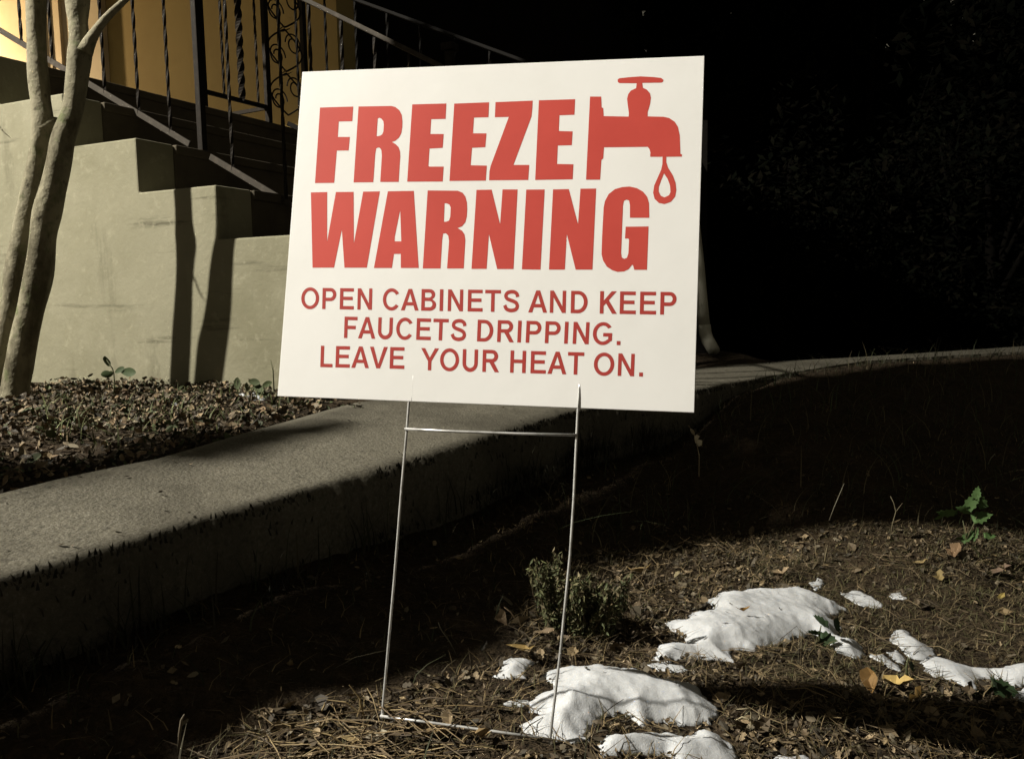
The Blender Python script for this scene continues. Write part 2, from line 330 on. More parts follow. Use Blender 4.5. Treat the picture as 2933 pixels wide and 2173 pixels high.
def ribbon(pts, w):
    p = [np.array(q) for q in pts]; l_, r_ = [], []
    for i in range(len(p)):
        d = p[min(i+1, len(p)-1)]-p[max(i-1, 0)]; d = d/np.linalg.norm(d); n_ = np.array((-d[1], d[0]))*w/2; l_.append(tuple(p[i]+n_)); r_.append(tuple(p[i]-n_))
    return l_+r_[::-1]
def spline(pts, k=6):
    p = [np.array(q) for q in pts]; p = [2*p[0]-p[1]]+p+[2*p[-1]-p[-2]]; o = []
    for i in range(1, len(p)-2):
        for j in range(k):
            t = j/k; o.append(.5*((2*p[i])+(-p[i-1]+p[i+1])*t+(2*p[i-1]-5*p[i]+4*p[i+1]-p[i+2])*t*t+(-p[i-1]+3*p[i]-3*p[i+1]+p[i+2])*t**3))
    return o+[p[-2]]
FONT = {
 'A': (.93, [(0,0),(.375,1),(.565,1),(.93,0),(.735,0),(.655,.23),(.275,.23),(.2,0)], [[(.33,.385),(.60,.385),(.468,.79)]]),
 'B': (.93, [(.11,0),(.11,1),(.52,1)]+arc(.54,.755,.28,.245,88,-62,10)+arc(.55,.27,.33,.27,56,-90,12), [[(.29,.84),(.5,.84)]+arc(.52,.725,.12,.115,88,-88,8)+[(.29,.61)], [(.29,.45),(.52,.45)]+arc(.54,.305,.15,.145,88,-88,8)+[(.29,.16)]]),
 'C': (1.0, arc(.52,.5,.46,.52,33,325,26)+arc(.52,.5,.285,.36,322,36,22), []),
 'D': (1.0, [(.11,0),(.11,1)]+arc(.47,.5,.45,.5,90,-90,20), [[(.29,.16),(.29,.84)]+arc(.45,.5,.285,.34,90,-90,16)]),
 'E': (.93, [(.11,0),(.11,1),(.85,1),(.85,.84),(.29,.84),(.29,.6),(.80,.6),(.80,.44),(.29,.44),(.29,.16),(.87,.16),(.87,0)], []),
 'F': (.85, [(.11,0),(.11,1),(.81,1),(.81,.84),(.29,.84),(.29,.58),(.73,.58),(.73,.42),(.29,.42),(.29,0)], []),
 'G': (1.09, arc(.54,.5,.49,.52,36,318,26)+[(.985,.19),(.985,.53),(.55,.53),(.55,.37),(.80,.37),(.80,.245)]+arc(.54,.5,.31,.36,312,40,22), []),
 'H': (1.0, [(.11,0),(.11,1),(.29,1),(.29,.6),(.71,.6),(.71,1),(.89,1),(.89,0),(.71,0),(.71,.44),(.29,.44),(.29,0)], []),
 'I': (.40, [(.11,0),(.11,1),(.29,1),(.29,0)], []),
 'K': (.93, [(.11,0),(.11,1),(.29,1),(.29,.58),(.66,1),(.90,1),(.53,.6),(.93,0),(.70,0),(.40,.46),(.29,.34),(.29,0)], []),
 'L': (.78, [(.1,0),(.1,1),(.28,1),(.28,.16),(.75,.16),(.75,0)], []),
 'N': (1.0, [(.11,0),(.11,1),(.29,1),(.72,.3),(.72,1),(.89,1),(.89,0),(.71,0),(.28,.7),(.28,0)], []),
 'O': (1.08, arc(.54,.5,.49,.52,0,350,35), [arc(.54,.5,.31,.36,0,350,35)]),
 'P': (.93, [(.11,0),(.11,1),(.54,1)]+arc(.55,.69,.31,.31,88,-90,14)+[(.29,.38),(.29,0)], [[(.29,.84),(.53,.84)]+arc(.54,.69,.14,.15,86,-86,10)+[(.29,.54)]]),
 'R': (1.0, [(.11,0),(.11,1),(.57,1)]+arc(.59,.715,.30,.285,88,-72,14)+[(.96,0),(.74,0),(.46,.43),(.29,.43),(.29,0)], [[(.29,.84),(.56,.84)]+arc(.57,.715,.13,.125,86,-86,10)+[(.29,.59)]]),
 'S': (.93, ribbon(spline([(.79,.69),(.755,.82),(.63,.91),(.46,.925),(.28,.87),(.20,.74),(.26,.62),(.42,.545),(.58,.495),(.73,.41),(.785,.27),(.72,.14),(.58,.085),(.41,.08),(.24,.15),(.155,.31)]), .168), []),
 'T': (.85, [(.03,1),(.82,1),(.82,.84),(.515,.84),(.515,0),(.335,0),(.335,.84),(.03,.84)], []),
 'U': (1.0, ribbon([(.20,1),(.20,.7)]+arc(.50,.37,.30,.30,180,360,18)+[(.80,.7),(.80,1)], .18), []),
 'V': (.93, [(0,1),(.20,1),(.465,.2),(.73,1),(.93,1),(.565,0),(.365,0)], []),
 'Y': (.93, [(0,1),(.21,1),(.465,.57),(.72,1),(.93,1),(.555,.41),(.555,0),(.375,0),(.375,.41)], []),
 '.': (.40, [(.11,0),(.11,.18),(.29,.18),(.29,0)], []), ' ': (.36, None, None)}
def text_line(txt, bl, br, tl, tr, name):
    """baseline-left/right and cap-top-left/right in photo pixels"""
    x = 0; gl = []
    for ch in txt:
        adv, o_, hs = FONT[ch]
        if o_: gl.append(([(x+a_, b_) for a_, b_ in o_], [[(x+a_, b_) for a_, b_ in h_] for h_ in hs]))
        x += adv+.02
    x0 = min(a_ for o_, _ in gl for a_, _b in o_); x1 = max(a_ for o_, _ in gl for a_, _b in o_)
    b0, b1, t0, t1 = (np.array(sign_uv(*p)) for p in (bl, br, tl, tr))
    def m_(p):
        s_ = (p[0]-x0)/(x1-x0); q = (b0*(1-s_)+b1*s_)*(1-p[1])+(t0*(1-s_)+t1*s_)*p[1]; return float(q[0]), float(q[1])
    flat([([m_(p) for p in o_], [[m_(p) for p in h_] for h_ in hs]) for o_, hs in gl], name, M['red2'], panel)
E_ = lambda x, y: (840+x/3.8448, 800+y/3.8448)
F_ = lambda x, y: (1390+x/3.8448, 800+y/3.8448)
text_line('OPEN CABINETS AND KEEP', E_(85, 323), F_(2102, 391), E_(91, 92), F_(2108, 140), 'small_lettering')
text_line('FAUCETS DRIPPING.', E_(558, 645), F_(1487, 724), E_(566, 410), F_(1500, 480), 'small_lettering')
text_line('LEAVE', E_(297, 965), E_(1222, 986), E_(305, 730), E_(1230, 748), 'small_lettering')
text_line('YOUR HEAT ON.', E_(1402, 998), F_(1735, 1070), E_(1408, 755), F_(1745, 822), 'small_lettering')
# parts of the panel follow the sign's origin: the panel carries the shift, its own parts sit in the same space
panel.matrix_parent_inverse = Matrix.Translation(-Vector(sign.location))
for ch in panel.children: ch.matrix_parent_inverse = Matrix.Identity(4)
# wire stake: two legs and two crossbars, in the plane of the panel
wr = .0019
def leg(us, name='leg'):
    b = MB(); b.tube([sg(u*SWID, v*SHEI, d) for u, v, d in us], wr, 10); return b.build(name, M['wire'], sign, smooth=True)
leg([(.336, .990, -.002), (.336, 1.0, -.002), (.335, 1.08, -.002), (.331, 1.25, -.002), (.327, 1.5, -.002), (.321, 1.75, -.002), (.318, 1.87, -.002), (.316, 1.98, -.002)])
leg([(.7402, .990, -.002), (.740, 1.0, -.002), (.7395, 1.08, -.002), (.739, 1.25, -.002), (.736, 1.4, -.002), (.724, 1.65, -.002), (.711, 1.85, -.002), (.704, 1.98, -.002)])
b = MB(); b.tube([sg(u*SWID, v*SHEI, .0006) for u, v in ((.331, 1.079), (.45, 1.080), (.6, 1.078), (.742, 1.074))], wr, 10); b.build('crossbar', M['wire'], sign, smooth=True)
b = MB(); b.tube([sg(u*SWID, v*SHEI, .001) for u, v in ((.315, 1.874), (.42, 1.876), (.58, 1.880), (.714, 1.884))], wr*1.05, 10); b.build('crossbar', M['wire'], sign, smooth=True)
# the right leg has torn through the lowest stretch of its flute
b = MB(); b.tube([sg(.7412*SWID, v*SHEI, d) for v, d in ((.925, -.0012), (.945, -.0003), (.97, .0002), (.999, .0004))], .0011, 8); b.build('torn_flute', M['wire'], panel, smooth=True)
b = MB(); b.tube([sg(.343*SWID, v*SHEI, -.0006) for v in np.linspace(.925, .999, 6)], .00072, 8); b.build('flute_crease', M['sign'], panel, smooth=True)
for ch in panel.children: ch.matrix_parent_inverse = Matrix.Identity(4)

# ------------------------------------------------------------------ staircase
SZ = [1.63, 1.435, 1.232, 1.034, .845, .65, .46]
SS = [-.86, -.49, -.12, .25, .62, .95, 1.15]
stair = empty('staircase', SP(.2, .7, .28), 'pale stepped concrete staircase with stained side wall, behind the sign', 'staircase')
prof = [(-4.0, .1), (-4.0, SZ[0])]
for s_, z_ in zip(SS, SZ): prof += [(s_, z_), (s_, z_)]
pts = [(-4.2, .1), (-4.2, SZ[0])]
for i, s_ in enumerate(SS[:5]):
    pts.append((s_, SZ[i])); pts.append((s_, SZ[i+1] if i+1 < 5 else .1))
b = MB(); n_ = len(pts); tw = .16
def rough(P, i): return P
b.add([SP(s_, 0, z_) for s_, z_ in pts]+[SP(s_, tw, z_) for s_, z_ in pts], [tuple(range(n_))[::-1], tuple(range(n_, 2*n_))]+[(i, (i+1) % n_, n_+(i+1) % n_, n_+i) for i in range(n_)])
b.build('side_wall', M['stucco'], stair, bevel=.006)
for i, s_ in enumerate(SS):
    s0 = -4.2 if i == 0 else SS[i-1]; b = MB()
    c_ = SP((s0+s_)/2+.0, (tw+1.75)/2, (SZ[i]+.1)/2)
    t0_ = .42 if i > 4 else tw
    c_ = SP((s0+s_)/2, (t0_+1.75)/2, (SZ[i]+.1)/2)
    if i == 0: c_ = SP((s0+s_)/2, (tw+3.4)/2, (SZ[i]+.1)/2)
    wl = (3.4-tw)/2 if i == 0 else (1.75-t0_)/2
    b.box(c_, U*(s_-s0)/2, W*(wl-.0005), np.array((0, 0, (SZ[i]-.1)/2-.003)))
    b.box(SP(s_-.02+.012, (tw if i == 0 else t0_)+wl, SZ[i]-.018), U*.02, W*(wl-.002), np.array((0, 0, .018)))
    b.build('landing' if i == 0 else 'step', M['step'], stair, bevel=.006)

# near railing
def zr(s): return 1.226-.555*(s+.124)           # bottom rail height along the flight
rail = empty('stair_railing', SP(-.12, .3, 1.232), 'dark wrought iron stair railing with twisted balusters on the near side of the flight', 'railing')
b = MB(); b.bar(SP(-2.6, .3, zr(-2.6)), SP(-.19, .3, zr(-.19)), .012, .024); b.bar(SP(-.085, .3, zr(-.085)), SP(1.02, .3, zr(1.02)), .012, .024); b.build('bottom_rail', M['iron'], rail, bevel=.002)
b = MB(); b.bar(SP(-2.6, .3, zr(-2.6)+.795), SP(.98, .3, zr(.98)+.795), .034, .016); b.build('top_rail', M['iron'], rail, bevel=.003)
for s_ in (-.124, 1.0):
    b = MB(); zb_ = {-.124: 1.232, 1.0: .46}[s_]; b.box(SP(s_, .3, (zb_+zr(s_)+.86)/2), U*.013, W*.013, (0, 0, (zr(s_)+.86-zb_)/2)); b.box(SP(s_, .3, zr(s_)+.872), U*.022, W*.022, (0, 0, .012)); b.build('newel_post', M['darkiron'], rail, bevel=.003)
for x, y in ((62, 121), (150, 178), (228, 222), (301, 270), (398, 322), (489, 376), (667, 480)):
    P = onplane(x, y, SP(0, .3, 0), NF); s_ = sw(P)[0]; b = MB(); b.twist(SP(s_, .3, zr(s_)), SP(s_, .3, zr(s_)+.79), .0105, 2.5, 50); b.build('baluster', M['darkiron'], rail)
for s_ in (.28, .42, .56, .70, .84):
    b = MB(); b.twist(SP(s_, .3, zr(s_)), SP(s_, .3, zr(s_)+.79), .0105, 2.5, 50); b.build('baluster', M['darkiron'], rail)
# far railing
wf = 1.32
p0, p1 = (sw(onplane(*q, SP(0, wf, 0), NF)) for q in ((1040, 8), (1490, 172)))
z0, z1 = (onplane(*q, SP(0, wf, 0), NF)[2] for q in ((1040, 8), (1490, 172)))
s0, s1 = p0[0], p1[0]; slope = (z1-z0)/(s1-s0); zf = lambda s: z0+slope*(s-s0)
rail2 = empty('stair_railing', SP(s0, wf, .8), 'dim-coloured wrought iron stair railing on the far side of the flight, beyond the sign top', 'railing')
b = MB(); b.bar(SP(s0-.5, wf, zf(s0-.5)), SP(s1+.05, wf, zf(s1+.05)), .034, .016); b.build('top_rail', M['dimiron'], rail2, bevel=.003)
b = MB(); b.bar(SP(s0-.5, wf, zf(s0-.5)-.77), SP(s1, wf, zf(s1)-.77), .012, .024); b.build('bottom_rail', M['dimiron'], rail2, bevel=.002)
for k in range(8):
    s_ = s0-.42+(s1-s0+.45)*k/7; b = MB(); b.twist(SP(s_, wf, zf(s_)-.77), SP(s_, wf, zf(s_)), .0105, 2.5, 50); b.build('baluster', M['dimiron'], rail2)
b = MB(); b.box(SP(s1+.06, wf, zf(s1+.06)-.45), U*.015, W*.015, (0, 0, .44)); b.build('newel_post', M['dimiron'], rail2, bevel=.003)
# guard across the landing edge
guard = empty('landing_railing', SP(-.86, 1.2, 1.63), 'black iron guard rail across the porch landing edge beside the scrollwork column', 'railing')
PL = SP(-.9, 0, 0)
def ed(x, y): P = onplane(x, y, PL, NR); q = sw(P); return q[1], P[2]
wA, zA = ed(585, 262); wB, zB = ed(762, 304)
b = MB(); b.bar(SP(-.9, wA, zA), SP(-.9, wB, zA+.005), .014, .022); b.build('bottom_rail', M['darkiron'], guard)
b = MB(); b.bar(SP(-1.3, wA+.02, zA+.0), SP(-1.3, wA+.45, zA), .014, .02); b.bar(SP(-1.3, wA+.45, zA), SP(-.9, wB, zA), .014, .02); b.build('back_rail', M['darkiron'], guard)
b = MB(); b.bar(SP(-.9, wA, zA+.82), SP(-.9, wB, zA+.82), .03, .016); b.build('top_rail', M['darkiron'], guard)
b = MB(); b.box(SP(-.9, wA-.01, 1.63+.5), U*.016, W*.016, (0, 0, .5)); b.build('post', M['darkiron'], guard)
for x, y, wd in ((642, 262, .011), (694, 283, .028), (740, 290, .011)):
    w_, z_ = ed(x, y); b = MB(); b.twist(SP(-.9, w_, zA), SP(-.9, w_, zA+.82), wd, 3, 50); b.build('baluster', M['darkiron'], guard)
# scrollwork column
wL, _ = ed(770, 335); wR, _ = ed(878, 335)
zc = 1.63; colm = empty('porch_column', SP(-.9, (wL+wR)/2, zc), 'black scrollwork iron porch column with curled bars between two posts', 'column')
for w_ in (wL, wR):
    b = MB(); b.box(SP(-.9, w_, zc+.64), U*.014, W*.014, (0, 0, .64)); b.build('post', M['darkiron'], colm, bevel=.002)
wM, hw = (wL+wR)/2, (wR-wL)/2-.012
for k in range(5):
    b = MB(); zc0 = zc+.08+k*.245
    for sgn in (-1, 1):
        pt = []
        for t in np.linspace(0, 1, 40):
            a = t*2*math.pi*1.5; r = hw*.52*(1-.62*t)
            pt.append(SP(-.9, wM+sgn*(hw*.48-math.cos(a)*r*.9+.0), zc0+.12+sgn*.045+math.sin(a)*r*.9))
        b.tube(pt, .0045, 6)
        st_ = [SP(-.9, wM+sgn*hw*math.sin(math.pi*t)*.95, zc0+.235*t) for t in np.linspace(0, 1, 16)]
        b.tube(st_, .005, 6)
    b.leaf(SP(-.905, wM-.02, zc0+.235), .07, .035, R(30), R(40), 0, (1, 1, 1)); b.leaf(SP(-.905, wM+.02, zc0+.235), .07, .035, R(210), R(-30), 0, (1, 1, 1)); b.has = False
    b.build('scroll', M['darkiron'], colm, smooth=False)

# ------------------------------------------------------------------ house behind the stairs
house = empty('house', SP(-3, 2.1, 1.63), 'ochre house front with cream door surround glowing in warm porch light', 'house')
wH = 2.02
sR = sw(onplane(968, 150, SP(0, wH, 0), NF))[0]
b = MB(); b.box(SP((sR-6.5)/2, wH+.08, 2.3), U*(sR+6.5)/2, W*.08, (0, 0, 2.5)); b.build('wall', M['ochre'], house)
b = MB(); b.box(SP((sR-6.5)/2-.03, wH+2.7, 3.3), U*((sR+6.5)/2-.04), W*2.53, (0, 0, 3.5)); b.build('side_wall', M['darkwall'], house)  # shaded side of the house, darkened by its colour
def fx(x): return sw(onplane(x, 150, SP(0, wH, 0), NF))[0]
b = MB()                                            # cream door surround: pilasters and casing at the left
for x0_, x1_, d_ in ((-500, 10, .02), (10, 128, .05), (128, 150, .085), (150, 172, .06), (172, 196, .05), (196, 268, .03), (268, 312, .045)):
    a_, c_ = fx(x0_), fx(x1_); b.box(SP((a_+c_)/2, wH-d_/2-.001, 2.6), U*(c_-a_)/2, W*d_/2, (0, 0, 1.05))
b.build('door_surround', M['cream'], house, bevel=.004)
b = MB(); b.box(SP((fx(312)+sR)/2, wH-.012, zc+.055), U*(sR-fx(312))/2, W*.012, (0, 0, .055)); b.build('skirting', M['cream'], house)
b = MB(); b.box(SP(-3.4, .95, 3.02), U*2.62, W*1.06, (0, 0, .09)); b.build('porch_roof', M['roof'], house)  # unseen roof, extended forward to keep lamplight off the house front
b = MB(); b.box(SP(-3.4, 1.4, 5.0), U*2.6, W*.61, (0, 0, 1.85)); b.build('added_shade_storey', M['darkwall'], house)  # added unseen block above the porch, put in to stop light reaching the background
b = MB(); b.box(SP((sR-6.5)/2, 4.4, 6.95), U*((sR+6.5)/2+.3), W*3.0, (0, 0, .12)); b.build('roof', M['roof'], house)
# porch wall lamp, just outside the frame at the left
LP = SP(fx(-190), wH-.5, 2.45)
lamp = empty('porch_lamp', LP, 'warm glass porch lantern mounted on the house wall above the landing', 'lamp')
b = MB(); b.tube([LP+np.array((0, 0, .10)), LP+np.array((0, 0, .13)), LP+np.array((0, 0, .18))], [.075, .06, .01], 8); b.build('cap', M['brass'], lamp)
b = MB(); b.bar(LP+np.array((0, 0, .14)), LP+W*.49+np.array((0, 0, .14)), .02, .02); b.build('bracket', M['brass'], lamp)
mg = bpy.data.materials.new('lamp_glow'); mg.use_nodes = True; bs = mg.node_tree.nodes['Principled BSDF']; bs.inputs['Emission Color'].default_value = (1, .62, .27, 1); bs.inputs['Emission Strength'].default_value = 12; bs.inputs['Base Color'].default_value = (.8, .7, .5, 1)
b = MB(); b.tube([LP+np.array((0, 0, z_)) for z_ in (-.09, -.05, 0, .05, .09)], [.03, .05, .055, .05, .03], 12); b.build('glass', mg, lamp, smooth=True)
pl_d = bpy.data.lights.new('porch_bulb', 'POINT'); pl = bpy.data.objects.new('porch_bulb', pl_d); COL.objects.link(pl); pl.location = LP-W*.12; pl_d.energy = 165; pl_d.color = (1, .735, .42); pl_d.shadow_soft_size = .06

# dark wing with downspout behind the walk
wing = empty('dark_outbuilding', (.4, 5.0, .28), 'building wall coloured night-black behind the sign and the downspout', 'building')
DS = onz(2040, 1008, .285)
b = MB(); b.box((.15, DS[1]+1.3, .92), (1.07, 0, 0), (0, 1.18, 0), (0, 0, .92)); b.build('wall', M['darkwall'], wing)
b = MB(); b.box((.02, DS[1]+1.3, 1.90), (1.0, 0, 0), (0, 1.35, 0), (0, 0, .08)); b.build('roof', M['roof'], wing)
Yp = DS[1]+.06
ds = empty('downspout', (DS[0], DS[1], .285), 'pale bent metal downspout descending behind the right edge of the sign', 'downspout')
path = [ondepth(1978, 560, Yp), ondepth(1990, 660, Yp), ondepth(2001, 760, Yp), ondepth(2010, 860, Yp), ondepth(2018, 940, Yp-.01)]
b = MB(); b.tube([ondepth(1955, 395, Yp+.16), ondepth(1962, 420, Yp+.06), ondepth(1968, 470, Yp)]+path, .036, 12); b.build('pipe', M['pipe'], ds, smooth=True)
b = MB(); b.tube([path[-1]+np.array((0, 0, .02)), path[-1]+np.array((.004, -.005, -.03)), ondepth(2026, 972, Yp-.06), ondepth(2046, 1006, Yp-.14)], [.038, .039, .039, .036], 12); b.build('elbow', M['pipe'], ds, smooth=True)

# ------------------------------------------------------------------ two-stemmed tree by the stairs
def tree_depth(px, table):
    """distance at which the lamp throws this point of a trunk onto the line its shadow follows on the stair wall"""
    best = None
    for Y in np.arange(1.9, 3.1, .01):
        P = ondepth(px[0], px[1], Y); d_ = P-LAMP; t = np.dot(SP(0, 0, 0)-P, NF)/np.dot(d_, NF); q = proj(P+d_*t)
        e = abs(q[0]-np.interp(q[1], [a for a, _ in table], [c_ for _, c_ in table]))
        if best is None or e < best[0]: best = (e, Y)
    return best[1]
SHR = [(560, 700), (684, 673), (790, 652), (907, 621), (1010, 600), (1118, 580)]
SHL = [(540, 506), (640, 524), (710, 535), (800, 527), (920, 519), (1131, 511)]
dR = [(y, tree_depth((x, y), SHR)) for x, y in ((45, 1140), (60, 1002), (95, 870), (124, 667), (150, 545))]
dL = [(y, tree_depth((x, y), SHL)) for x, y in ((6, 1000), (34, 861), (62, 667), (92, 525), (112, 430))]
print('depths', dR, dL)
def fitd(d, y): p = np.polyfit([a for a, _ in d], [c_ for _, c_ in d], 2); return float(np.polyval(p, max(y, min(a for a, _ in d)-60)))
TY = fitd(dR, 150); TL = fitd(dL, 150); TB = fitd(dR, 1143)
tree = empty('crape_myrtle_tree', (*ondepth(45, 1143, TB)[:2], .28), 'bare tree with two smooth pale stems in front of the stair wall', 'tree')
def stem(pp, dep, name, n=18, up=None, jit=.16):
    pts_, rr = [], []
    for (x, y, w_) in pp:
        de = fitd(dep, y) if isinstance(dep, list) else dep; P = ondepth(x, y, de); pts_.append(P); rr.append(w_/2*de/F_PX)
    if up: pts_ += [np.array(p) for p in up[0]]; rr += up[1]
    # smooth resample
    L = np.cumsum([0]+[np.linalg.norm(pts_[i+1]-pts_[i]) for i in range(len(pts_)-1)]); T = np.arange(0, L[-1], .025)
    q = [np.array([np.interp(t, L, [p[k] for p in pts_]) for k in range(3)]) for t in T]; r_ = [float(np.interp(t, L, rr)) for t in T]
    for _ in range(2): q = [q[0]]+[(q[i-1]+2*q[i]+q[i+1])/4 for i in range(1, len(q)-1)]+[q[-1]]
    b = MB(); b.tube(q, r_, n, jit=jit); return b.build(name, M['bark'], tree, smooth=True)
RT = [(40, 1185, 96), (43, 1143, 82), (45, 1111, 72), (60, 1002, 70), (95, 870, 70), (109, 800, 71), (124, 667, 70), (138, 606, 72), (155, 525, 66), (172, 444, 62), (181, 390, 58), (192, 362, 58), (206, 335, 54), (214, 283, 56), (223, 202, 56), (229, 150, 62), (227, 110, 54), (223, 60, 50), (221, 20, 58), (224, -30, 62)]
LT = [(-60, 1180, 70), (-42, 1120, 62), (-20, 1060, 62), (6, 1000, 62), (34, 861, 60), (62, 667, 54), (78, 600, 52), (92, 525, 50), (112, 430, 48), (121, 380, 54), (124, 345, 60), (116, 290, 50), (112, 240, 50), (107, 180, 51), (105, 121, 50), (103, 60, 50), (104, -30, 52)]
topR = ondepth(224, -30, TY); topL = ondepth(104, -30, TL)
stem(RT, dR, 'trunk', up=([topR+np.array((-.04, .05, .35)), topR+np.array((-.12, .1, .8)), topR+np.array((-.1, .12, 1.4))], [.032, .024, .012]))
stem(LT, dL, 'trunk', up=([topL+np.array((-.02, 0, .4)), topL+np.array((-.10, .03, .9)), topL+np.array((-.12, .06, 1.5))], [.03, .022, .01]))
stem([(243, 150, 44), (258, 116, 34), (280, 80, 24), (307, 48, 20), (335, 22, 18), (366, -6, 16), (400, -40, 14)], TY-.01, 'branch', n=10, up=([ondepth(470, -160, TY-.05), ondepth(520, -300, TY-.05)], [.006, .003]))
b = MB(); b.tube([ondepth(x, y, TY-.02) for x, y in ((-40, 300), (-10, 352), (10, 378), (30, 395))], [.004, .003, .002, .001], 6); b.build('twig', M['bark'], tree)
b = MB(); b.tube([ondepth(x, y, fitd(dL, 350)) for x, y in ((122, 362), (146, 352), (164, 346))], [.034, .026, .014], 10, jit=.2); b.build('stub', M['bark'], tree, smooth=True)

exec_later = []
# ------------------------------------------------------------------ snow patches
def pip(P, poly):
    x, y = P[:, 0], P[:, 1]; ins = np.zeros(len(P), bool); n = len(poly)
    for i in range(n):
        (x0, y0), (x1, y1) = poly[i], poly[(i+1) % n]
        c = ((y0 > y) != (y1 > y)) & (x < (x1-x0)*(y-y0)/((y1-y0) if y1 != y0 else 1e-9)+x0); ins ^= c
    return ins
def pdist(P, poly):
    best = np.full(len(P), 1e9); n = len(poly)
    for i in range(n):
        a, b_ = np.array(poly[i]), np.array(poly[(i+1) % n]); d = b_-a; t = np.clip(((P-a)@d)/(d@d+1e-12), 0, 1); q = a+t[:, None]*d
        best = np.minimum(best, np.hypot(*(P-q).T))
    return best
Z4 = lambda L: [(1300+x/2.4544, 1500+y/2.4544) for x, y in L]
Z5 = lambda L: [(2100+x/2.0072, 1350+y/2.0072) for x, y in L]
SNOW_MASK = []; SNOW_TOP = []
def snow(px, label, h=.022, cell=.005, hole=None):
    poly = [tuple(hit(x, y)[:2]) for x, y in px]; A = np.array(poly); lo, hi = A.min(0)-.02, A.max(0)+.02
    xs = np.arange(lo[0], hi[0], cell); ys = np.arange(lo[1], hi[1], cell); X_, Y_ = np.meshgrid(xs, ys); P = np.stack([X_.ravel(), Y_.ravel()], 1)
    wob = np.stack([vnoise(P, 38, 2.2), vnoise(P, 38, 8.8)], 1)*.007+np.stack([vnoise(P, 95, 3.3), vnoise(P, 95, 5.8)], 1)*.004
    ins = pip(P+wob, poly); d = pdist(P+wob, poly)*np.where(ins, 1, -1)
    keep = d > -.5*cell
    z = ground_z(P)+.002; rr = .035
    dome = 1-(1-np.clip(d/.065, 0, 1))**1.7
    lump = .66+.42*np.clip(vnoise(P, 6, 4.1)+.3, 0, 1.2)+.17*vnoise(P, 14, 6.3)+.05*vnoise(P, 60, 1.1)+.05*vnoise(P, 130, 7.1)
    z = z+np.maximum(h*dome*lump, .003*dome); idx = -np.ones(len(P), int); idx[keep] = np.arange(keep.sum()); nx_ = len(xs)
    b = MB(); Q = P[keep]; b.v = [tuple(map(float, (q[0], q[1], zz))) for q, zz in zip(Q, z[keep])]; b.c = [(1, 1, 1)]*len(b.v)
    edge = {}
    for j in range(len(ys)-1):
        for i in range(nx_-1):
            q = [idx[j*nx_+i], idx[j*nx_+i+1], idx[(j+1)*nx_+i+1], idx[(j+1)*nx_+i]]; q = [int(k) for k in q if k >= 0]
            if len(q) >= 3:
                b.f.append(tuple(q))
                for k in range(len(q)):
                    e = (q[k], q[(k+1) % len(q)])
                    if (e[1], e[0]) in edge: del edge[(e[1], e[0])]
                    else: edge[e] = 1
    low = {}
    for a_, c_ in edge:
        for k in (a_, c_):
            if k not in low: low[k] = len(b.v); v = b.v[k]; b.v.append((v[0], v[1], v[2]-.03)); b.c.append((1, 1, 1))
        b.f.append((c_, a_, low[a_], low[c_]))
    SNOW_MASK.append(poly); zt = z[keep]; inner = np.where(d[keep] > .012)[0]
    for q_ in rng.choice(inner, min(len(inner), max(1, len(inner)//260)), replace=False): SNOW_TOP.append((*Q[q_], zt[q_]))
    o = b.build('snow_patch', M['snow'], smooth=True); tag(o, label, 'snow patch', 'patches of old snow on the ground'); return o
snow(Z4([(620,1080),(680,1030),(760,1022),(1050,1030),(1130,1065),(1200,1065),(1260,1060),(1330,1090),(1420,1115),(1600,1135),(1720,1160),(1770,1220),(1850,1290),(1870,1330),(1850,1380),(1720,1420),(1560,1410),(1480,1400),(1400,1400),(1330,1430),(1260,1380),(1200,1350),(1080,1355),(1000,1400),(950,1470),(920,1490),(940,1540),(860,1540),(700,1520),(560,1490),(485,1445),(560,1390),(640,1340),(530,1330),(520,1290),(580,1220),(700,1170),(720,1130)]), 'wide two-lobed snow patch crossed by the right sign leg', .034)
snow([(1903,1785),(1968,1780),(1985,1757),(2050,1748),(2025,1722),(2054,1716),(2062,1700),(2099,1700),(2130,1693),(2200,1698),(2264,1694),(2309,1708),(2379,1733),(2429,1748),(2384,1764),(2379,1779),(2409,1798),(2399,1828),(2469,1848),(2479,1878),(2449,1888),(2399,1868),(2379,1838),(2324,1813),(2289,1828),(2225,1848),(2160,1863),(2100,1862),(2094,1864),(2086,1871),(2108,1897),(2074,1895),(2013,1887),(1931,1891),(1923,1901),(1866,1891),(1890,1867),(1886,1850),(1923,1842),(1968,1846),(1960,1830),(1903,1793)], 'largest white snow patch, touching the dark ivy leaves', .034)
snow(Z4([(1380,995),(1430,982),(1580,998),(1650,1035),(1560,1042),(1430,1030)]), 'thin sliver of snow just below the largest patch', .010)
snow(Z4([(270,1085),(340,1030),(350,960),(480,950),(590,980),(500,1025),(510,1075),(400,1092)]), 'small snow patch under a long yellow leaf left of the right sign leg', .018)
snow(Z4([(350,1265),(420,1240),(520,1245),(560,1270),(450,1284)]), 'tiny snow crumb left of the two-lobed patch', .010, .004)
snow(Z4([(1010,1560),(1060,1500),(1250,1490),(1450,1490),(1600,1530),(1660,1500),(1720,1465),(1800,1465),(1870,1490),(1960,1560),(1990,1640),(1980,1710),(1600,1710),(1500,1620),(1350,1625),(1200,1625),(1050,1640)]), 'long snow patch cut by the bottom edge of the picture', .030)
snow(Z5([(905,960),(930,910),(1010,925),(1060,980),(1150,1030),(1160,1055),(1080,1082),(1020,1075),(960,1010),(920,990)]), 'oval snow lump between the ivy and the right edge', .022)
snow(Z5([(780,1060),(850,1050),(890,1080),(960,1120),(960,1150),(900,1130),(830,1092)]), 'small flat snow scrap above the bright yellow leaf', .012)
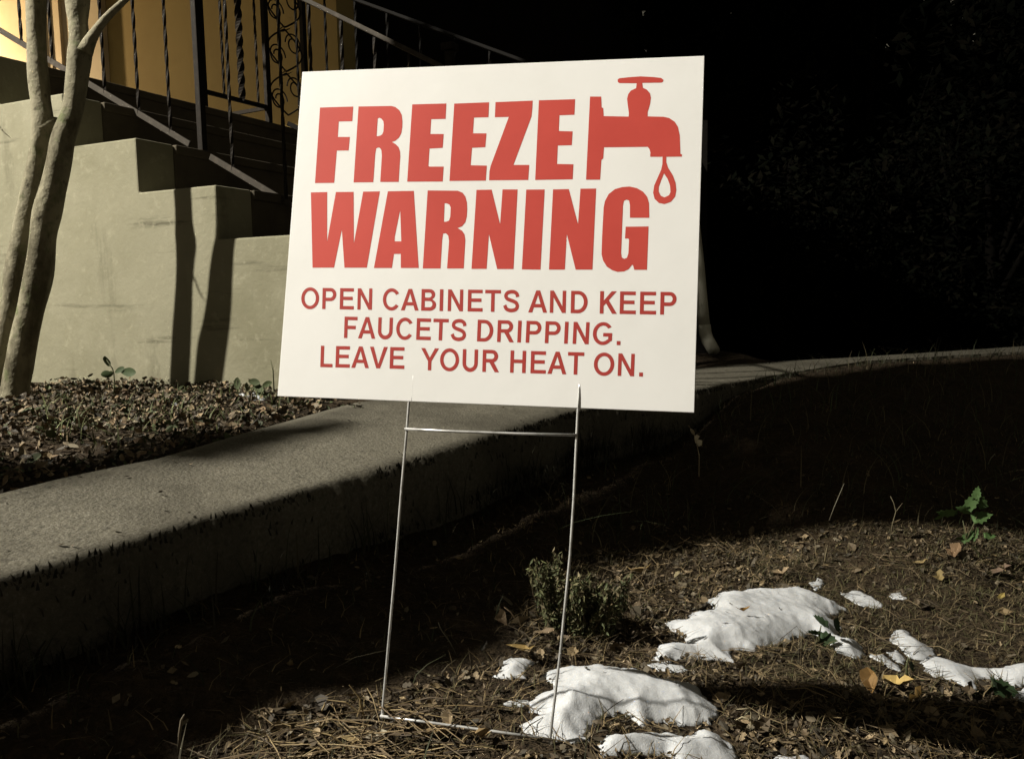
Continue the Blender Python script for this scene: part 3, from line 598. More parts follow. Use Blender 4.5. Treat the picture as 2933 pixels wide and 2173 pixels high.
snow(Z5([(882,1042),(950,1035),(1000,1080),(995,1112),(930,1092)]), 'round snow ball tucked under the oval lump', .020)
snow(Z5([(1080,1100),(1140,1062),(1250,1090),(1290,1110),(1400,1130),(1550,1130),(1690,1095),(1800,1090),(1800,1240),(1672,1235),(1600,1242),(1570,1210),(1500,1190),(1440,1190),(1400,1220),(1400,1270),(1340,1262),(1280,1212),(1200,1190),(1100,1150)]), 'long snow band running out of the right side of the picture', .026)
snow(Z5([(1610,1262),(1672,1250),(1720,1260),(1720,1340),(1620,1314)]), 'snow scrap below the dark ivy at the right edge', .014)
snow(Z5([(440,640),(490,615),(522,630),(512,672),(470,684)]), 'small round snow lump behind the largest patch', .014, .005)
snow(Z5([(620,700),(700,688),(760,700),(870,765),(820,792),(700,762)]), 'thin sloping snow streak behind the ivy', .010, .005)
snow(Z5([(895,705),(950,698),(988,735),(930,734)]), 'tiny snow fleck farthest back on the litter', .010, .005)
snow(Z5([(240,1655),(300,1638),(400,1638),(440,1660),(400,1690),(250,1690)]), 'snow lump at the bottom edge right of the long patch', .020)
snow([(1420,1580),(1500,1572),(1560,1592)] and [(468,1150),(500,1144),(548,1150),(540,1158),(480,1160)], 'thin snow strip at the foot of the stair wall below the trunk shadows', .010, .006)
snow([(676,1136),(722,1124),(770,1134),(760,1146),(690,1146)], 'snow strip at the wall foot beside the left edge of the sign', .012, .006)

# ------------------------------------------------------------------ litter, grass and leaves
LIT = [(1120,1990),(1460,1880),(1520,1640),(1600,1600),(1900,1560),(2200,1520),(2480,1490),(2990,1540),(2990,2250),(420,2250),(560,2140),(780,2030)]
def scatter(n, x0, x1, y0, y1): return np.stack([rng.uniform(x0, x1, n), rng.uniform(y0, y1, n)], 1)
def inpx(P, z, poly):
    q = (np.column_stack([P, z])-EYEP)@RW.T; ok = q[:, 2] > .1; px = np.column_stack([CX+F_PX*q[:, 0]/q[:, 2], CY+F_PX*q[:, 1]/q[:, 2]]); return ok & pip(px, poly), px
BR = [(.047,.036,.022),(.070,.052,.032),(.105,.080,.048),(.036,.029,.020),(.15,.115,.070),(.058,.048,.033),(.028,.024,.017),(.090,.076,.052)]
def insnow(P, m=-.004):
    r = np.zeros(len(P), bool)
    for poly in SNOW_MASK: r |= pip(P, poly)
    return r
# leaf litter on the lit bank and, thinner, over the whole lawn
P = scatter(70000, -.9, 2.6, .62, 2.6); dn = sdist(P, near); z = ground_z(P); lit, px = inpx(P, z, LIT)
mossy = (px[:, 0] > 2250) & (px[:, 1] < 1960) & (px[:, 1] > 1640); keep = (dn > .05) & (~insnow(P)) & (rng.random(len(P)) < np.where(lit, np.clip(.72+1.0*np.array([noise.noise(Vector((p[0]*4.2, p[1]*4.2, 21))) for p in P]), .12, 1), .055)) & (~mossy | (rng.random(len(P)) < .25)); P, z, lit, px = P[keep], z[keep], lit[keep], px[keep]
b = MB()
for p, zz, l in zip(P, z, lit):
    c = random.choice(BR); k = random.uniform(.6, 1.35); c = tuple(a*k*1.4 for a in c); s_ = random.choice((.005, .007, .009, .012, .015, .019)) if random.random() < .975 else random.uniform(.025, .042)
    if random.random() < .03: c = (.19, .14, .075)
    b.leaf((p[0], p[1], zz+random.uniform(.0, .008)+s_*.1), s_, s_*random.uniform(.3, .8), random.uniform(0, 6.3), random.gauss(0, .45), random.gauss(0, .5), c, random.uniform(-.5, .8), random.choice((0, 1, 2)))
for x_, y_, z_ in SNOW_TOP:                             # crumbs of leaf and twig caught on the snow
    s_ = random.uniform(.004, .012); b.leaf((x_, y_, z_+.003), s_*random.choice((1, 1, 2.2)), s_*.4, random.uniform(0, 6.3), random.gauss(0, .2), random.gauss(0, .3), random.choice([(.035,.026,.015),(.07,.05,.028),(.02,.018,.012)]), .2, 2)
for i in range(150):                                   # and blown onto the walk
    j = random.random()*(NA*.62)+NA*.1; t = random.betavariate(.7, .7); a_, c_ = ne3[int(j)], fe3[int(j)]; q = a_+(c_-a_)*(.04+.94*t); s_ = random.uniform(.004, .016); k = random.uniform(.5, 1.3)
    b.leaf((q[0], q[1], q[2]+.004), s_, s_*.5, random.uniform(0, 6.3), random.gauss(0, .25), random.gauss(0, .3), tuple(a*k*1.3 for a in random.choice(BR)), .4, random.choice((0, 1, 2)))
stuff(b.build('leaf_litter', M['leaf']), 'brown leaf litter covering the lamplit bank around the sign', 'leaf litter')
# short dry grass, moss and straw
b = MB(); P = scatter(110000, -1.0, 2.8, .62, 3.4); dn = sdist(P, near); z = ground_z(P); lit, px = inpx(P, z, LIT)
moss = lit & (px[:, 0] > 2150) & (px[:, 1] < 1960); keep = (dn > .03) & (~insnow(P)) & (moss | (rng.random(len(P)) < np.where(lit, .62, .10)))
for p, zz, ms in zip(P[keep], z[keep], moss[keep]):
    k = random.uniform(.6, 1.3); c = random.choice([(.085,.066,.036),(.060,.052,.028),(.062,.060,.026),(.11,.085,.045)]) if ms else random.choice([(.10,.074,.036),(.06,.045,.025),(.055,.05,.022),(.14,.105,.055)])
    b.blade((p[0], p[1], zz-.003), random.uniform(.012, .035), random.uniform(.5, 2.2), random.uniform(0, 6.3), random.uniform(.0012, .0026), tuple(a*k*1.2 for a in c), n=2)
P = scatter(2600, -.6, 2.4, .65, 2.3); z = ground_z(P); dn = sdist(P, near); lit, px = inpx(P, z, LIT)
for p, zz in zip(P[lit & (dn > .1) & ~insnow(P)], z[lit & (dn > .1) & ~insnow(P)]):
    a = random.uniform(0, 6.3); L = random.uniform(.02, .085); d = np.array((math.cos(a), math.sin(a), 0)); sd_ = np.array((-d[1], d[0], 0)); k = random.uniform(.5, 1.3); c = random.choice([(.16,.115,.06),(.10,.072,.04),(.20,.15,.08),(.07,.052,.03)])
    q = np.array((p[0], p[1], zz+random.uniform(.003, .014))); w_ = random.gauss(0, .12)*L
    b.tube([q-d*L/2, q+sd_*w_+np.array((0, 0, random.uniform(0, .008))), q+d*L/2+np.array((0, 0, random.uniform(-.003, .022)))], [.0005, .0009, .0004], 3, tuple(v*k*.75 for v in c), cap=False)
stuff(b.build('dry_grass', M['leaf']), 'short dry grass and moss fibres over the bank and the dark lawn', 'grass')
# pine straw and straw heap at the bottom left of the sign leg
b = MB()
for i in range(130):
    x = rng.uniform(640, 1330); y = rng.uniform(2030, 2230)
    if y < 2173-.36*(x-640) and x < 1100: continue
    p = hit(x, y); a = random.gauss(R(-22), .7); L = random.uniform(.04, .13); d = np.array((math.cos(a), math.sin(a), 0)); k = random.uniform(.6, 1.3)
    q = p+np.array((0, 0, random.uniform(.004, .02))); c = random.choice([(.19,.135,.065),(.13,.09,.045),(.24,.18,.09),(.09,.062,.034)])
    b.tube([q-d*L/2, q+np.array((0, 0, random.uniform(.0, .012))), q+d*L/2+np.array((0, 0, random.uniform(-.004, .02)))], [.0007, .0010, .0006], 4, tuple(v*k*.8 for v in c))
for (x, y, x2, y2) in ((1000,1960,1045,2060),(935,2003,1030,2040),(1060,2010,1150,2060),(930,2010,915,2050),(806,2070,840,2110),(870,2085,1010,2150),(760,2120,980,2165),(1030,2005,1020,2060)):
    p, q = hit(x2, y2), ondepth(x, y, hit(x2, y2)[1]); b.tube([p, (p+q)/2+np.array((.004, 0, .006)), q], [.0016, .0014, .0006], 5, (.24, .18, .09))
stuff(b.build('pine_straw', M['leaf']), 'tangle of tan straw lying at the left foot of the sign stake', 'straw')
# dark lawn: sparse taller blades, and a ragged turf fringe along the walk edge
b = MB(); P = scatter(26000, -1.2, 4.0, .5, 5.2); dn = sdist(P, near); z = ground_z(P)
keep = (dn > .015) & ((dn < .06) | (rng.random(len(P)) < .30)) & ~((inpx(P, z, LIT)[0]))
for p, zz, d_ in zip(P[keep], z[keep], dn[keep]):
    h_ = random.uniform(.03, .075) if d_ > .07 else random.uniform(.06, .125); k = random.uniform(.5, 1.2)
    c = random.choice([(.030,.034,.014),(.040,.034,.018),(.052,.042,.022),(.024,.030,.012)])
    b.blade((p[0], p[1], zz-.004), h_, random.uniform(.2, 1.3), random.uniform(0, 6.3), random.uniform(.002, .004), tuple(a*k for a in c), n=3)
for i in range(520):                                  # fringe hugging the slab edge
    j = random.random()*(NA-3)+1; a_ = ne[int(j)]; d_ = fe[int(j)]-a_; d_ /= np.linalg.norm(d_)
    if noise.noise(Vector((j*.06, 2.2, 0))) < -.12: continue
    p = a_-d_*random.uniform(.0, .03); k = random.uniform(.5, 1.2)
    b.blade((p[0], p[1], ZN-.17), random.uniform(.10, .165), random.uniform(.05, .5), random.uniform(0, 6.3), random.uniform(.002, .005), (.034*k, .034*k, .016*k), n=3)
for i in range(9000):
    j = random.random()*(NA-3)+1; a_ = ne[int(j)]; d_ = fe[int(j)]-a_; d_ /= np.linalg.norm(d_); hN = .5+1.0*noise.noise(Vector((j*.045, 5.2, 0)))+.5*noise.noise(Vector((j*.013, 9.2, 0)))
    if hN < .12: continue
    p = a_-d_*random.uniform(.004, .085); k = random.uniform(.4, 1.1); zz = ground_z([p])[0] if i % 9 == 0 else zz
    b.blade((p[0], p[1], zz-.006), max(.012, min(random.uniform(.03, .10)*hN, ne3[int(j)][2]+random.uniform(-.07, .010)-zz)), random.uniform(.1, 1.0), random.uniform(0, 6.3), random.uniform(.003, .006), (.022*k, .020*k, .010*k), n=2)
P = scatter(2600, .05, 3.6, 1.5, 4.4); dn = sdist(P, near); z = ground_z(P); ok_ = (dn > .1) & ~inpx(P, z, LIT)[0]
for p, zz in zip(P[ok_], z[ok_]):
    k = random.uniform(.4, 1.5); b.blade((p[0], p[1], zz-.004), random.uniform(.05, .19), random.uniform(.3, 1.6), random.uniform(0, 6.3), random.uniform(.0018, .004), tuple(a*k for a in random.choice([(.06,.055,.03),(.045,.06,.025),(.10,.085,.05),(.03,.035,.016)])), n=5)
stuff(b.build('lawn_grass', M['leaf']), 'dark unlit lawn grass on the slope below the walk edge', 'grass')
# planting bed litter by the wall
b = MB(); P = scatter(80000, -2.9, .3, .9, 3.4); df = sdist(P, far); z = ground_z(P); s_w = np.array([sw(p) for p in P])
fade = np.array([noise.noise(Vector((p[0]*3, p[1]*3, 4))) for p in P])
patch = np.array([noise.noise(Vector((p[0]*5.5, p[1]*5.5, 11))) for p in P]); keep = (df < .035+.05*fade) & (s_w[:, 1] < -.01) & (df > -1.4) & (rng.random(len(P)) < np.clip(.55+1.1*patch+.5*np.clip(-df-.12, -.2, .4), .10, 1))
for p, zz, d_, w_ in zip(P[keep], z[keep], df[keep], s_w[keep, 1]):
    s_ = random.choice((.009, .012, .016, .022, .030)); k = random.uniform(.45, 1.35); r_ = random.random()
    c = random.choice(BR+[(.12, .085, .05), (.09, .062, .038)]); c = tuple(a*k*1.5 for a in c)
    if r_ < .14: c = (.05*k, .062*k, .026*k)
    elif r_ < .18: c = (.26, .21, .13)
    up_ = .03*max(0, 1-abs(w_)/.14)*random.random()
    b.leaf((p[0], p[1], zz+.004+random.uniform(0, .016)+up_), s_, s_*random.uniform(.3, .8), random.uniform(0, 6.3), random.gauss(0, .6), random.gauss(0, .6), c, random.uniform(-.4, .9), random.choice((0, 0, 1)))
stuff(b.build('bed_litter', M['leaf']), 'brown and green fallen leaves in the bed between wall and walk', 'leaf litter')
b = MB()
for i in range(420):
    x = rng.uniform(120, 850); y = rng.uniform(1125, 1290); p = hit(x, y)
    if sdist(np.array([p[:2]]), far)[0] > 0: continue
    k = random.uniform(.6, 1.2); b.blade(p, random.uniform(.02, .075), random.uniform(.2, 1.3), random.uniform(0, 6.3), random.uniform(.002, .006), (.075*k, .085*k, .03*k), n=4)
stuff(b.build('bed_grass', M['leaf']), 'scattered green grass blades among the bed leaves below the wall', 'grass')

# ------------------------------------------------------------------ single leaves and small plants one can point to
def big_leaf(x, y, L, Wd, yaw, pitch, col, label, kind=0, lift=.012, roll=0., curl=.35, name='fallen_leaf', dup=2):
    p = hit(x, y)+np.array((0, 0, lift)); b = MB()
    L *= .82; Wd *= .82; b.leaf(p, L, Wd, yaw, pitch, roll, tuple(c_*.75 for c_ in col), random.uniform(.5, 1.0), kind)
    b.v = [tuple(np.array(q)+rng.normal(0, .05*L, 3)*np.array((1, 1, .8))) for q in b.v]; o = b.build(name, M['leaf'])
    sb = o.modifiers.new('sub', 'SUBSURF'); sb.levels = sb.render_levels = 1; sb.subdivision_type = 'SIMPLE'
    sd = o.modifiers.new('sol', 'SOLIDIFY'); sd.thickness = .0006
    return tag(o, label, 'leaf', 'single fallen leaves lying on the bank')
big_leaf(1382, 2140, .058, .030, R(80), R(-25), (.34, .24, .12), 'pale tan curled leaf with a hole standing before the lower crossbar', 1, .02)
big_leaf(1245, 2112, .055, .022, R(15), R(8), (.27, .19, .09), 'tan leaf lying under the lower crossbar of the stake', 0)
big_leaf(1495, 1886, .062, .018, R(-20), R(4), (.26, .18, .06), 'long yellow-tan leaf resting on the small snow patch', 0, .02)
big_leaf(1830, 1688, .080, .018, R(-32), R(10), (.24, .17, .075), 'long tan leaf sloping beside the little evergreen clump', 0, .05)
big_leaf(1642, 1884, .028, .026, R(60), R(40), (.24, .18, .10), 'round beige leaf upright right of the right sign leg', 0, .012)
big_leaf(1940, 1668, .026, .020, R(10), R(45), (.24, .20, .11), 'pale round leaf on the dark crest above the largest snow patch', 0, .02)
big_leaf(2572, 1982, .058, .036, R(-25), R(15), (.50, .36, .13), 'bright yellow leaf below the snow scraps', 1, .02)
big_leaf(2490, 1978, .055, .042, R(75), R(40), (.22, .13, .045), 'orange-brown leaf standing left of the bright yellow leaf', 0, .02)
big_leaf(2625, 2008, .045, .022, R(30), R(20), (.30, .19, .06), 'small amber leaf right of the bright yellow leaf', 1, .012)
big_leaf(2735, 1600, .060, .050, R(40), R(35), (.23, .15, .085), 'pale brown lobed leaf under the green seedling', 1, .02)
big_leaf(2868, 1655, .060, .048, R(-30), R(30), (.20, .14, .10), 'greyish pink curled leaf near the right edge', 1, .02)
big_leaf(2868, 1722, .030, .018, R(20), R(30), (.32, .25, .08), 'small yellow curled leaf on the moss at right', 0, .012)
big_leaf(2240, 1672, .050, .034, R(-10), R(20), (.27, .20, .12), 'pale leaf on the back edge of the largest snow patch', 1, .03)
big_leaf(2640, 1620, .045, .020, R(-20), R(25), (.32, .24, .11), 'yellowish leaf in the litter left of the green seedling', 0, .012)
big_leaf(2690, 1665, .040, .030, R(60), R(40), (.24, .18, .075), 'upright ochre leaf in the litter behind the moss', 1, .015)
big_leaf(1085, 2133, .034, .022, R(10), R(10), (.40, .36, .27), 'small whitish leaf in the straw left of the tan leaf', 1, .012)
big_leaf(2125, 1795, .038, .008, R(8), R(3), (.30, .17, .04), 'amber leaf sunk in the middle of the largest snow patch', 0, .040)
big_leaf(1440, 1800, .050, .022, R(110), R(30), (.17, .12, .07), 'brown dry leaf left of the right sign leg in the dim litter', 0, .02)
big_leaf(1560, 1840, .055, .022, R(-35), R(15), (.18, .13, .08), 'brown folded leaf just left of the right sign leg', 0, .02)
big_leaf(1010, 2150, .05, .018, R(-20), R(5), (.26, .19, .085), 'narrow straw-yellow leaf in the straw at lower left', 0, .015)
# white leaf hanging on the dark bank below the sign corner
p = hit(2002, 1345); HL = ondepth(1996, 1262, p[1]); HL2 = ondepth(1982, 1236, p[1]); b = MB(); tw_ = empty('hanging_leaf', p, 'bright pale withered leaf on a twig below the lower right sign corner', 'leaf')
b.leaf(HL, .040, .030, R(20), R(-50), R(70), (.50, .45, .33), .6, 1); b.leaf(HL2, .028, .016, R(10), R(-55), R(60), (.25, .21, .14), .4, 0); b.build('blade', M['leaf'], tw_)
b = MB(); b.tube([p-np.array((0, 0, .02)), (p+HL)/2+np.array((.004, .0, 0)), HL+np.array((-.004, .004, .012)), HL2+np.array((-.01, .004, .02))], [.002, .0016, .0012, .0008], 5, (.16, .13, .08)); b.build('twig', M['leaf'], tw_)

def plant(base_px, stems, leaves, label, name, cat, dY=0, stemcol=(.07, .075, .035), leafcol=(.06, .11, .03), wdt=.6):
    p0 = hit(*base_px); Y = p0[1]+dY; o = empty(name, p0, label, cat); k = Y/F_PX
    for s_ in stems:
        b = MB(); b.tube([p0 if i == 0 else ondepth(x, y, Y) for i, (x, y) in enumerate(s_)] if s_[0] == base_px else [ondepth(x, y, Y) for x, y in s_], [.0022]*(len(s_)-1)+[.001], 6, stemcol)
        b.build('stem', M['leaf'], o, smooth=True)
    for (x, y, L, yaw, pit, rl, kd) in leaves:
        b = MB(); kk = random.uniform(.8, 1.2); b.leaf(ondepth(x, y, Y), L*k, L*k*wdt, R(yaw), R(pit), R(rl), tuple(a*kk for a in leafcol), .25, kd)
        lf = b.build('leaf', M['leaf'], o, smooth=True)
        if kd != 3: sb = lf.modifiers.new('sub', 'SUBSURF'); sb.levels = sb.render_levels = 2
    return o
plant((2830, 1620), [[(2830, 1620), (2800, 1580), (2768, 1545), (2758, 1490)], [(2768, 1545), (2790, 1500), (2800, 1470)], [(2768, 1545), (2790, 1545), (2798, 1508)]],
      [(2785, 1436, 62, 0, 55, 65, 3), (2806, 1434, 62, 180, 60, 65, 3), (2812, 1480, 66, 0, 12, 60, 3), (2762, 1460, 56, 180, 18, 60, 3), (2712, 1470, 66, 180, 6, 55, 3), (2690, 1482, 34, 180, -20, 60, 3), (2772, 1538, 46, 0, 35, 60, 3), (2792, 1528, 44, 0, 65, 60, 3), (2746, 1542, 26, 180, 0, 50, 3), (2834, 1534, 40, 0, -5, 60, 3), (2798, 1412, 46, 0, 80, 60, 3)],
      'bright green leafy seedling with serrated leaves at the right of the dark slope', 'seedling', 'plant', leafcol=(.06, .11, .035))
plant((325, 1138), [[(325, 1138), (328, 1100), (326, 1070), (322, 1055), (305, 1030)], [(326, 1068), (318, 1062), (308, 1068)]],
      [(305, 1036, 46, 130, 45, 30, 0), (306, 1072, 44, 175, -8, 75, 0), (343, 1060, 34, 20, 30, 60, 0), (368, 1066, 52, 0, -6, 70, 0)],
      'dark green seedling with four leaves against the stair wall', 'seedling', 'plant', leafcol=(.035, .055, .018))
plant((268, 1128), [[(268, 1128), (263, 1105), (240, 1090)], [(232, 1122), (233, 1095), (225, 1082)]],
      [(212, 1085, 26, 180, 0, 60, 0), (258, 1075, 22, 40, 30, 60, 0), (255, 1092, 36, -15, -15, 70, 0), (280, 1098, 30, -20, -20, 70, 0)],
      'spindly seedling with thin leaves left of the dark green one', 'seedling', 'plant', leafcol=(.07, .066, .034), wdt=.35)
plant((700, 1140), [[(700, 1140), (706, 1112), (725, 1096)], [(680, 1140), (680, 1110), (679, 1088)], [(785, 1120), (782, 1060), (775, 1030)]],
      [(706, 1108, 34, 100, 50, 60, 0), (728, 1094, 40, 0, -15, 70, 0), (740, 1112, 44, -20, -30, 60, 0), (680, 1098, 40, 90, 80, 0, 0), (752, 1128, 46, -10, -20, 50, 0), (765, 1100, 34, 20, 20, 70, 0)],
      'low green weed at the wall foot touching the left edge of the sign', 'weed', 'plant', leafcol=(.045, .06, .022))
for (bx, by, lv, lab) in (((2350), 1850, [(2349, 1778, 60, 120, 15, 60, 3), (2372, 1830, 56, -20, -5, 55, 3), (2340, 1845, 50, 200, -10, 50, 3), (2396, 1786, 52, 60, 25, 60, 3), (2330, 1812, 40, 150, 0, 50, 3)], 'dark ivy sprig on the right end of the largest snow patch'),
                          ((2845), 1990, [(2845, 1955, 70, 80, 10, 60, 3), (2880, 1975, 76, -10, -10, 50, 3), (2825, 1985, 66, 190, -10, 55, 3), (2790, 1990, 70, 200, -15, 45, 3), (2870, 2005, 70, -60, -20, 40, 3), (2750, 1995, 60, 160, -10, 45, 3)], 'dark ivy sprig over the long snow band at right'),
                          ((2600), 1940, [(2610, 1905, 40, 60, 20, 60, 3), (2590, 1945, 42, 180, 10, 50, 3), (2630, 1950, 40, 0, 0, 50, 3), (2500, 1915, 36, 90, 20, 60, 3)], 'small green ivy shoot between snow ball and yellow leaf')):
    plant((bx, by), [[(bx, by), (bx-4, by-30), (bx+2, by-60)]], lv, lab, 'ivy_sprig', 'ivy', leafcol=(.022, .042, .016), wdt=.85)
# feathery evergreen clump behind the right leg
pc = hit(1640, 1800); ev = empty('evergreen_clump', pc, 'small feathery evergreen clump behind the right sign leg', 'shrub')
b = MB(); b2 = MB()
TIPS = [(1520,1625),(1535,1612),(1550,1620),(1570,1618),(1590,1600),(1596,1590),(1605,1635),(1625,1650),(1650,1655),(1660,1662),(1690,1668),(1720,1675),(1745,1665),(1765,1690),(1790,1700),(1540,1660),(1560,1680),(1700,1700),(1735,1720),(1620,1680),(1580,1660),(1760,1740)]+[(random.uniform(1530, 1815), random.uniform(1650, 1775)) for _ in range(16)]
for i, (x, y) in enumerate(TIPS):
    Yt = pc[1]+random.uniform(-.05, .06); tip = ondepth(x, y, Yt); root = ondepth(1630+(x-1630)*.55+random.uniform(-15, 15), 1800+random.uniform(-20, 30), Yt); root[2] = gz(root[0], root[1])
    b2.tube([root, (root+tip)/2+np.array((random.gauss(0, .006), 0, 0)), tip], [.0022, .0016, .0008], 5, (.08, .06, .035))
    for t in np.linspace(.12, 1, 40):
        q = root+(tip-root)*t
        for sd_ in range(4):
            k = random.uniform(.6, 1.35); g_ = random.choice([(.075,.08,.032),(.10,.092,.042),(.055,.065,.028),(.12,.10,.055)]); 
            b.leaf(q+rng.normal(0, .004, 3), random.uniform(.010, .020), .0045, random.uniform(0, 6.3), random.uniform(.1, 1.2), random.uniform(-1, 1), tuple(a*k for a in g_), .2, 2)
b.build('foliage', M['leaf'], ev); b2.build('stems', M['leaf'], ev)
# curled dry grass tuft lower right
pg_ = hit(2160, 2085); tf = MB()
for pts_ in ([(2172,2140),(2160,2080),(2150,2060),(2125,2052),(2108,2062)],[(2150,2090),(2152,2040),(2146,2028),(2110,2030)],[(2165,2120),(2168,2075),(2178,2050),(2172,2040)],[(2110,2060),(2130,2075),(2148,2092)],[(2185,2173),(2170,2110),(2160,2085)],[(2170,2150),(2200,2110),(2215,2085)],[(2110,2120),(2130,2140),(2150,2165)],[(2090,2150),(2120,2140),(2150,2150)]):
    tf.tube([ondepth(x, y, pg_[1]+random.uniform(-.02, .02)) for x, y in pts_], [.0014]*(len(pts_)-1)+[.0006], 5, (.30, .26, .17))
tag(tf.build('grass_tuft', M['leaf'], smooth=True), 'curled pale dry grass tuft right of the long bottom snow patch', 'grass tuft')
# bare weeds rising from the bank
def weed(lines, label, col=(.13, .10, .06), r=.0011):
    L0 = lines[0][0]; p0 = hit(*L0); b = MB()
    for ln in lines: b.tube([ondepth(x, y, p0[1]) for x, y in ln], [r]*(len(ln)-1)+[r*.5], 5, col)
    return tag(b.build('bare_twig', M['leaf'], smooth=True), label, 'twig', 'bare weeds and twigs on the bank')
weed([[(1962,1715),(1940,1700),(1905,1668),(1880,1642),(1884,1620)],[(1865,1700),(1872,1670),(1880,1642)],[(1835,1668),(1848,1620),(1868,1598)]], 'forked bare twig with a pale bud above the evergreen clump')
weed([[(2342,1620),(2336,1580),(2334,1545)],[(2358,1625),(2364,1590),(2370,1560)]], 'pair of short upright pale stalks behind the largest snow patch', (.22, .18, .11))
weed([[(2550,1540),(2556,1500),(2566,1465),(2560,1440),(2550,1420)],[(2566,1465),(2585,1440)]], 'tall forked weed stalk on the dark slope', (.15, .13, .08))
weed([[(2375,1490),(2390,1450),(2405,1415),(2418,1384)]], 'single leaning dry stalk on the dark slope', (.12, .11, .08))
weed([[(2450,1370),(2430,1340),(2415,1318),(2408,1304)]], 'thin pale blade bending left on the dark slope', (.16, .15, .11))
weed([[(2830,1330),(2838,1312),(2850,1300),(2853,1308)]], 'short pale blade high on the slope near the right edge', (.2, .19, .14), .0016)
weed([[(2290,1293),(2315,1280),(2338,1258)]], 'pale twig lying on the dark bank right of the sign corner', (.13, .12, .09), .0022)
weed([[(2668,1578),(2655,1556),(2640,1540)]], 'short twig at the crest left of the green seedling', (.2, .16, .1), .0014)
weed([[(512,2160),(514,2100),(520,2060),(528,2045)]], 'lone dry stalk in the dark lawn at lower left', (.12, .10, .07), .0018)
weed([[(1310,1880),(1290,1840),(1262,1800),(1255,1780)]], 'thin stalk in the shade left of the small snow patch', (.10, .09, .06), .0010)
weed([[(1490,1790),(1476,1772),(1463,1752),(1444,1738)]], 'curled dry stalk beside the dim brown leaf', (.22, .16, .10), .0014)
weed([[(2480,2000),(2430,1930),(2395,1885)]], 'slanting dry stem below the ivy sprig', (.16, .12, .07), .0012)

# ------------------------------------------------------------------ dark evergreen hedge behind, right
def shrub(name, c, rx, ry, rz, n, label, cols, leafL=.09, trunk=True, group=None):
    o = empty(name, (c[0], c[1], gz(c[0], c[1])), label, 'tree', group); b = MB()
    nc = 26; cl = []
    for i in range(nc):
        v = rng.normal(size=3); v /= np.linalg.norm(v); r = rng.uniform(.45, .95); cl.append((np.array(c)+v*np.array((rx, ry, rz))*r, rng.uniform(.22, .42)*min(rx, rz)))
    for i in range(n):
        q, rr_ = cl[rng.integers(nc)]; v = rng.normal(size=3); v /= np.linalg.norm(v); P_ = q+v*rr_*rng.uniform(.5, 1.0)
        k = random.uniform(.5, 1.4); cc = random.choice(cols); L_ = leafL*random.uniform(.6, 1.3)
        b.leaf(P_, L_, L_*.45, random.uniform(0, 6.3), random.gauss(-.3, .5), random.gauss(0, .6), tuple(a*k for a in cc), .2, 2)
    b.build('crown', M['matt_leaf'], o)
    b = MB(); base = np.array((c[0], c[1], gz(c[0], c[1])-.05)); b.tube([base, (base+np.array(c))/2+rng.normal(0, .05, 3), np.array(c)+np.array((0, 0, rz*.5))], [.09, .07, .02], 8)
    for i in range(7):
        q = cl[i][0]; m0 = np.array(c)*.6+base*.4; b.tube([m0, (m0+q)/2+rng.normal(0, .08, 3), q], [.035, .025, .008], 6)
    b.build('trunk', M['black_bark'], o, smooth=True); return o
DG = [(.0030,.0035,.002),(.004,.004,.0025),(.002,.0025,.0015),(.0045,.004,.0025)]  # leaf greens cut to near black in place of real shade
for i, (c, rx, ry, rz, lab) in enumerate((((2.6, 7.4, 1.0), 1.3, .9, 1.7, 'evergreen shrub coloured night-dark just right of the sign in the background'), ((4.6, 7.7, .9), 1.3, .9, 1.9, 'evergreen shrub coloured night-dark near the middle of the background'), ((6.6, 8.0, .8), 1.4, .9, 2.0, 'evergreen shrub coloured night-dark at the right edge of the background'))):
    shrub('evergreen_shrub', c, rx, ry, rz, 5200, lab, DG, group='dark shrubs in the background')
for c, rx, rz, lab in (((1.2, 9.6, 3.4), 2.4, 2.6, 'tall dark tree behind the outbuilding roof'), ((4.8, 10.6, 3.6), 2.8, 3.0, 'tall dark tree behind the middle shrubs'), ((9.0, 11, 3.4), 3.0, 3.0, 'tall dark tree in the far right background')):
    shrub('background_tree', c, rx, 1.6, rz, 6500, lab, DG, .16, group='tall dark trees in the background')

b = MB()
for i in range(26000):                                 # darkness put into the leaf colour, the far wood reads as one mass
    x = rng.uniform(-9, 26); y = rng.uniform(13, 17.5); z = rng.uniform(-1.5, 9.5); k = random.uniform(.5, 1.4)
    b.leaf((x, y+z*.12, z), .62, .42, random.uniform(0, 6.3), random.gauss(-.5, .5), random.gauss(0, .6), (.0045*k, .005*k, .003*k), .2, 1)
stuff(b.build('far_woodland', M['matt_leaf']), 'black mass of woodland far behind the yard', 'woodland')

# ------------------------------------------------------------------ added unseen evergreen: crown leaves placed on lamp rays to darken ground around the walk
DARK = [(-250,1760),(0,1760),(300,1690),(600,1580),(1000,1470),(1400,1330),(1700,1225),(2000,1150),(2300,1085),(2600,1045),(3050,1020),(3050,1545),(2700,1500),(2480,1500),(2350,1515),(2200,1540),(2050,1575),(1900,1590),(1760,1640),(1620,1690),(1540,1740),(1480,1800),(1420,1880),(1250,1935),(1100,1975),(900,2020),(780,2060),(640,2110),(540,2160),(470,2260),(-250,2300)]
DARK2 = [(2000,1040),(2000,985),(2400,975),(2400,1006),(2200,1018),(2060,1034)]
DARK3 = [(-200,1352),(40,1340),(250,1325),(420,1272),(560,1248),(700,1235),(860,1212),(990,1188),(940,1212),(820,1238),(640,1286),(440,1318),(200,1370),(0,1410),(-200,1440)]
crown = MB()
KEEP = [HL, HL2]+[ondepth(x, y, hit(2830, 1620)[1]) for x, y in ((2795, 1440), (2812, 1476), (2765, 1462), (2712, 1472))]
